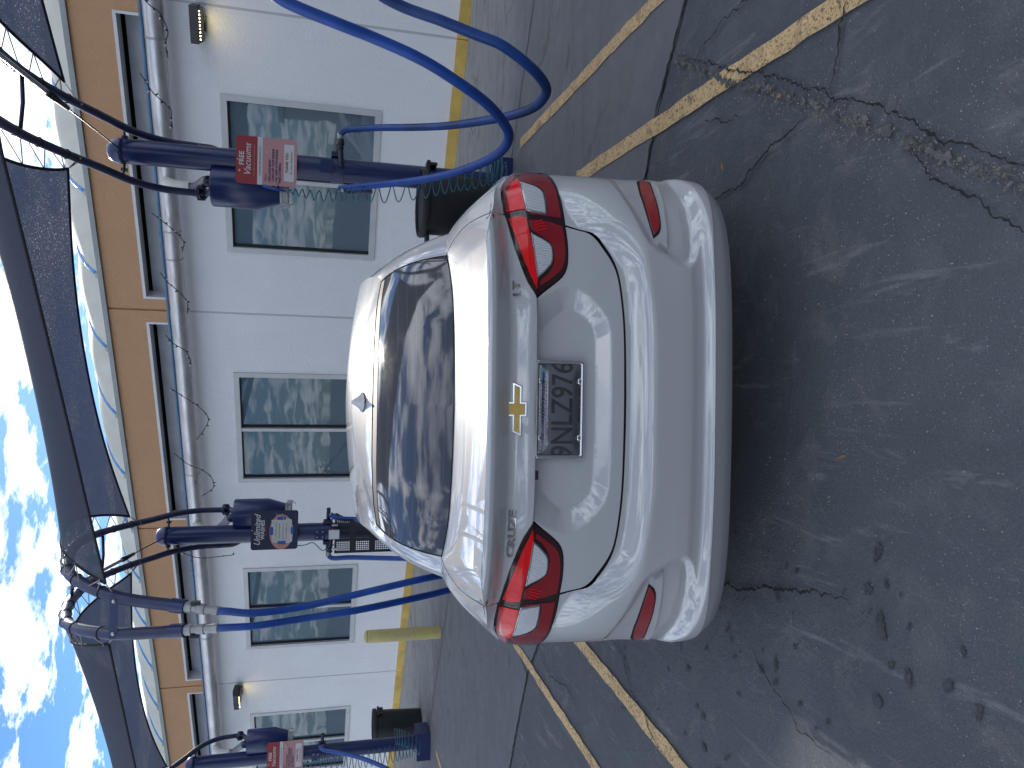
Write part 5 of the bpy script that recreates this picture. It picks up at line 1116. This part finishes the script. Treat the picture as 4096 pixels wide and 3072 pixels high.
# licence plate on the recess floor
pz, py_ = .8530, float(F(np.array([0.]), np.array([.853]))[0, 1]) - .012
Mp = np.array([[1, 0, 0], [0, math.sin(R(5)), -math.cos(R(5))], [0, math.cos(R(5)), math.sin(R(5))]]).T
Mp = np.stack([[1, 0, 0], [0, math.sin(R(5)), math.cos(R(5))], np.cross([1, 0, 0], [0, math.sin(R(5)), math.cos(R(5))])], 1)
po = np.array([0, py_, pz])
LP = empty('license_plate', tuple(po)); LP.parent = car; LP.location = Vector(po) - car.location
def mesh_lp(*a, **k): return mesh(*a, **k)
M_platew = vary(mat('plate_face', (.48, .50, .55), .45), 9, .75, 1.15)
M_ptext = mat('plate_blue', (.012, .016, .05), .5); M_pred = mat('plate_script_red', (.30, .04, .07), .5); M_pteal = mat('plate_sticker', (.03, .26, .30), .5)
out = rrect(.306, .152, .006)
V = [po + Mp @ np.array([a, b, t]) for t in (-.003, 0) for a, b in out]; n = len(out)
pf = mesh('plate_face', V, [tuple(range(n, 2 * n)), tuple(range(n))[::-1]] + [(i, (i + 1) % n, n + (i + 1) % n, n + i) for i in range(n)], M_platew, LP)
text_on('plate_number', '9NLZ976', .098, Mp, po, M_ptext, LP, u=0, v=-.012, extr=.0008, bold=.0012, sx=.80, lift=.001)
text_on('state_name', 'California', .046, Mp, po, M_pred, LP, u=.0, v=.052, extr=.0004, shear=.45, sx=1.0, bold=.0003)
text_on('plate_web_line', 'dmv.ca.gov', .019, Mp, po, M_pred, LP, u=.02, v=-.0665, extr=.0004, sx=1.5, bold=.0006)
text_on('month_sticker', 'JUN', .020, Mp, po, M_ptext, LP, u=-.120, v=.060, extr=.0004, sx=1.1)
plate('year_sticker', rrect(.045, .026, .002), Mp, po + Mp @ np.array([.122, .058, 0]), M_pteal, LP, .0004, .0010)
text_on('year_number', '27', .019, Mp, po, M_ptext, LP, u=.128, v=.058, extr=.0003, lift=.0014)
# chrome frame: lofted ring with a domed section
def frame_ring(w, h, r): return rrect(w, h, r, 5)
secs = [(.0, 0.0), (.0014, .0056), (.0055, .0088), (.0105, .0082), (.0140, .0050), (.0148, .0015)]
V = []; n = len(frame_ring(1, 1, .1))
for dd, hh in secs: V += [po + Mp @ np.array([a, b, hh]) for a, b in frame_ring(.3175 - 2 * dd, .1640 - 2 * dd, .012 - dd * .7)]
fr_ = mesh('plate_frame', V, [(s * n + i, s * n + (i + 1) % n, (s + 1) * n + (i + 1) % n, (s + 1) * n + i) for s in range(len(secs) - 1) for i in range(n)], M_chrome, LP, smooth=True)
for sx_ in (-.0905, .0905):
    for sz_ in (-.064, .064):
        mb = MB(); mb.lathe(po + Mp @ np.array([sx_, sz_, .001]), [(.0125, 0), (.0125, .003), (.009, .0035), (.0075, .0055), (.004, .0065), (0, .0066)], 16, Mp[:, 2]); mb.build('frame_screw', M_chrome, LP, smooth='auto')
# clear bubble cover
def cover_mat():
    m = bpy.data.materials.new('clear_cover'); m.use_nodes = True; nt = m.node_tree; nt.nodes.clear()
    g = nd(nt, 'ShaderNodeBsdfGlossy'); g.inputs['Roughness'].default_value = .05; t = nd(nt, 'ShaderNodeBsdfTransparent'); t.inputs[0].default_value = (.74, .75, .76, 1)
    fr = nd(nt, 'ShaderNodeFresnel'); fr.inputs[0].default_value = 1.6; mx = nd(nt, 'ShaderNodeMixShader'); lk(nt, mth(nt, 'ADD', fr.outputs[0], .10), mx.inputs[0]); lk(nt, t.outputs[0], mx.inputs[1]); lk(nt, g.outputs[0], mx.inputs[2])
    o = nd(nt, 'ShaderNodeOutputMaterial'); lk(nt, mx.outputs[0], o.inputs[0]); return m
M_cover = cover_mat(); V = []; nx_, ny_ = 40, 22
for i in range(nx_):
    for j in range(ny_):
        x = (-.5 + i / (nx_ - 1)) * .298; y = (-.5 + j / (ny_ - 1)) * .144; ed = min(.149 - abs(x), .072 - abs(y)); V.append(po + Mp @ np.array([x, y, .003 + .011 * sm(ed / .035)]))
mesh('plate_cover', V, [(i * ny_ + j, (i + 1) * ny_ + j, (i + 1) * ny_ + j + 1, i * ny_ + j + 1) for i in range(nx_ - 1) for j in range(ny_ - 1)], M_cover, LP, smooth=True)
# release pad and bump stops under the bar
mb = MB(); mb.box((-.205, .094, .937), (.014, .006, .004)); mb.build('release_pad', M_black, lid)
# antenna fin
def fin():
    y0 = 1.27; Lf = .21; V = []; n1_, n2_ = 16, 12
    for i in range(n1_):
        t = i / (n1_ - 1); y = y0 + t * Lf; zr = float(1.459 - .064 * abs((y - 2.2) / 1.05) ** 2.2) - .004
        h = .064 * (min(1, t / .22) ** .8 if t < .22 else (1 - (t - .22) / .78) ** 1.1) + .001; w = .044 * math.sin(math.pi * min(1, (t * .94 + .03)) ** .75) + .002
        for j in range(n2_):
            q = -1 + 2 * j / (n2_ - 1); V.append((w * q, y, zr + h * (1 - abs(q)) ** 1.35))
    mb = MB(); mb.add(V, [(i * n2_ + j, (i + 1) * n2_ + j, (i + 1) * n2_ + j + 1, i * n2_ + j + 1) for i in range(n1_ - 1) for j in range(n2_ - 1)]); mb.build('antenna_fin', M_paint, roof, smooth=True)
fin()
# wheels
M_rim = mat('alloy_rim', (.42, .43, .45), .3, .9)
for yy in (.97, 3.67):
    for sg in (-1, 1):
        c = np.array([sg * .775, yy, .325]); mb = MB(); mb.lathe(c - (sg * .105, 0, 0), [(.20, 0), (.30, .005), (.320, .03), (.325, .06), (.325, .15), (.320, .18), (.30, .205), (.21, .21)], 40, (sg, 0, 0)); w_ = mb.build('wheel', M_rubber, car, smooth='auto')
        mb = MB(); mb.lathe(c + (sg * .06, 0, 0), [(.205, .03), (.20, -.04), (.06, -.03), (.045, .02), (0, .022)], 32, (sg, 0, 0))
        for k in range(5): t = k * 2 * math.pi / 5; M = np.array([[1, 0, 0], [0, math.cos(t), -math.sin(t)], [0, math.sin(t), math.cos(t)]]); mb.box(c + (sg * .075, 0, 0) + M @ np.array([0, 0, .12]), (.012, .028, .085), M)
        mb.build('rim', M_rim, w_, smooth='auto')
mb = MB(); mb.tube([(-.38, .30, .27), (-.38, .18, .268)], .028, 14); mb.build('exhaust_pipe', M_steel, car, smooth=True)
# doors lines, handles, mirrors, head lamps for other viewpoints
for sg in (-1, 1):
    for yd in (1.42, 2.42, 3.28):
        a = R(ang_y(yd)); zz_ = np.linspace(.27, .93, 20); q = F(np.full(20, a), zz_, .0006) * (sg, 1, 1); mb = MB(); mb.tube(q, .003, 4); mb.build('door_gap', M_shell, body)
    for yd in (1.52, 2.52):
        q = F(np.array([R(ang_y(yd)), R(ang_y(yd + .18))]), np.array([.83, .83]), .03) * (sg, 1, 1); mb = MB(); mb.tube([q[0] - (sg * .03, 0, 0), q[0], q[1], q[1] - (sg * .03, 0, 0)], .011, 8); mb.build('door_handle', M_paint, body, smooth=True)
    mb = MB(); mb.lathe((sg * .93, 3.02, 1.00), [(0, -.11), (.05, -.10), (.075, -.03), (.07, .06), (.04, .10), (0, .105)], 16, (sg, -.1, .15)); mb.build('side_mirror', M_paint, body, smooth=True)
    HL = U([(150, .66), (158, .63), (168, .64), (172, .70), (160, .73), (150, .74)]); lamp('headlight', HL, M_clear, body, .004, step=.03, gap=0, rim=.004, mirror=sg)
panel('front_grille', sym([(179.9, .40), (168, .40), (165, .60), (179.9, .62)])[:4], M_black, body, step=.04, off=.003, gap=0, rim=0)

# ------------------------------------------------------------------ across the lot behind the viewer (far tree row and low building added for glass and paint to mirror)
M_bark = vary(mat('bark', (.10, .075, .055), .9), 8, .7, 1.3); M_leafg = vary(mat('tree_leaves', (.045, .075, .025), .6), 3, .6, 1.5)
def tree(x, y, h, cr, n, label, palm=False):
    T = empty('palm_tree' if palm else 'leafy_tree', (x, y, 0), label=label, cat='tree')
    P_ = spline(np.array([(x, y, 0), (x + .15, y, h * .35), (x - .1, y + .1, h * .7), (x, y, h * .95)]), 5); mb = MB(); mb.tube(P_, np.linspace(.22, .09 if not palm else .15, len(P_)), 10)
    if not palm:
        for i in range(9):
            a = rng.uniform(0, 6.28); s = P_[int(len(P_) * rng.uniform(.4, .9))]; e = s + np.array([math.cos(a), math.sin(a), rng.uniform(.4, 1)]) * cr * .7; mb.tube([s, (s + e) / 2 + (0, 0, -.1), e], np.array([.07, .05, .02]), 6)
    mb.build('trunk', M_bark, T, smooth=True); mb = MB()
    if palm:
        for i in range(26):
            a = rng.uniform(0, 6.28); el = rng.uniform(-.5, 1.1); top_ = P_[-1]
            pts = [top_ + np.array([math.cos(a) * r_, math.sin(a) * r_, el * r_ - .28 * r_ * r_]) for r_ in np.linspace(0, cr, 10)]
            for j in range(1, 10):
                for sd in (-1, 1):
                    q = np.array([-math.sin(a), math.cos(a), -.35]) * sd * .45 * math.sin(j / 10 * 3); d = np.array([math.cos(a), math.sin(a), 0]) * .04
                    for kx in (-.1, .0, .1):
                        s = pts[j] + np.array([math.cos(a), math.sin(a), 0]) * kx; mb.add([s - d * .5, s + d * .5, s + q + d * 3], [(0, 1, 2)])
    else:
        for i in range(n):
            g = rng.normal(0, 1, 3); g /= np.linalg.norm(g); c = np.array([x, y, h]) + g * cr * np.array([1, 1, .75]) * rng.uniform(.35, 1) * (1 + .25 * math.sin(g[0] * 7 + g[1] * 5))
            u = rng.normal(0, 1, 3); u /= np.linalg.norm(u); w = np.cross(u, rng.normal(0, 1, 3)); w /= np.linalg.norm(w); s = rng.uniform(.06, .14); mb.add([c - u * s, c + w * s * .5, c + u * s, c - w * s * .5], [(0, 1, 2, 3)])
    mb.build('crown', M_leafg, T)
tree(6.5, -13, 5.2, 2.6, 4200, 'leafy tree across the lot, mirrored in the right window')
tree(-6, -17, 6.2, 3.0, 4200, 'taller leafy tree across the lot behind the viewer')
tree(-1.0, -19, 8.0, 2.3, 0, 'fan palm across the lot behind the viewer', palm=True)
tree(14, -9, 7.0, 2.2, 0, 'palm at the lot edge on the viewer\'s right', palm=True)
tree(2.5, -20, 4.6, 3.2, 3600, 'broad leafy tree behind the viewer, middle of the far row')
tree(-12, -20, 4.8, 3.4, 3600, 'broad leafy tree behind the viewer at the far row left end')
tree(11, -21, 5.0, 3.4, 3600, 'broad leafy tree behind the viewer at the far row right end')
M_far = vary(mat('far_wall', (.16, .16, .16), .9), .6, .8, 1.1); M_farr = mat('far_roof', (.16, .13, .11), .8)
fb = empty('added_far_building', (0, -27, 0), label='low beige shop building across the street behind the viewer', cat='building')  # unseen building, added only to be mirrored
mb = MB(); mb.box((0, -28, 2.2), (26, 3, 2.2)); mb.build('wall', M_far, fb)
mb = MB(); mb.box((0, -28, 4.5), (26.3, 3.3, .18)); mb.build('roof', M_farr, fb)
for i in range(9): mb = MB(); mb.box((-22 + i * 5.5, -24.98, 1.5), (1.6, .03, .9)); mb.build('window', M_cglass2, fb)
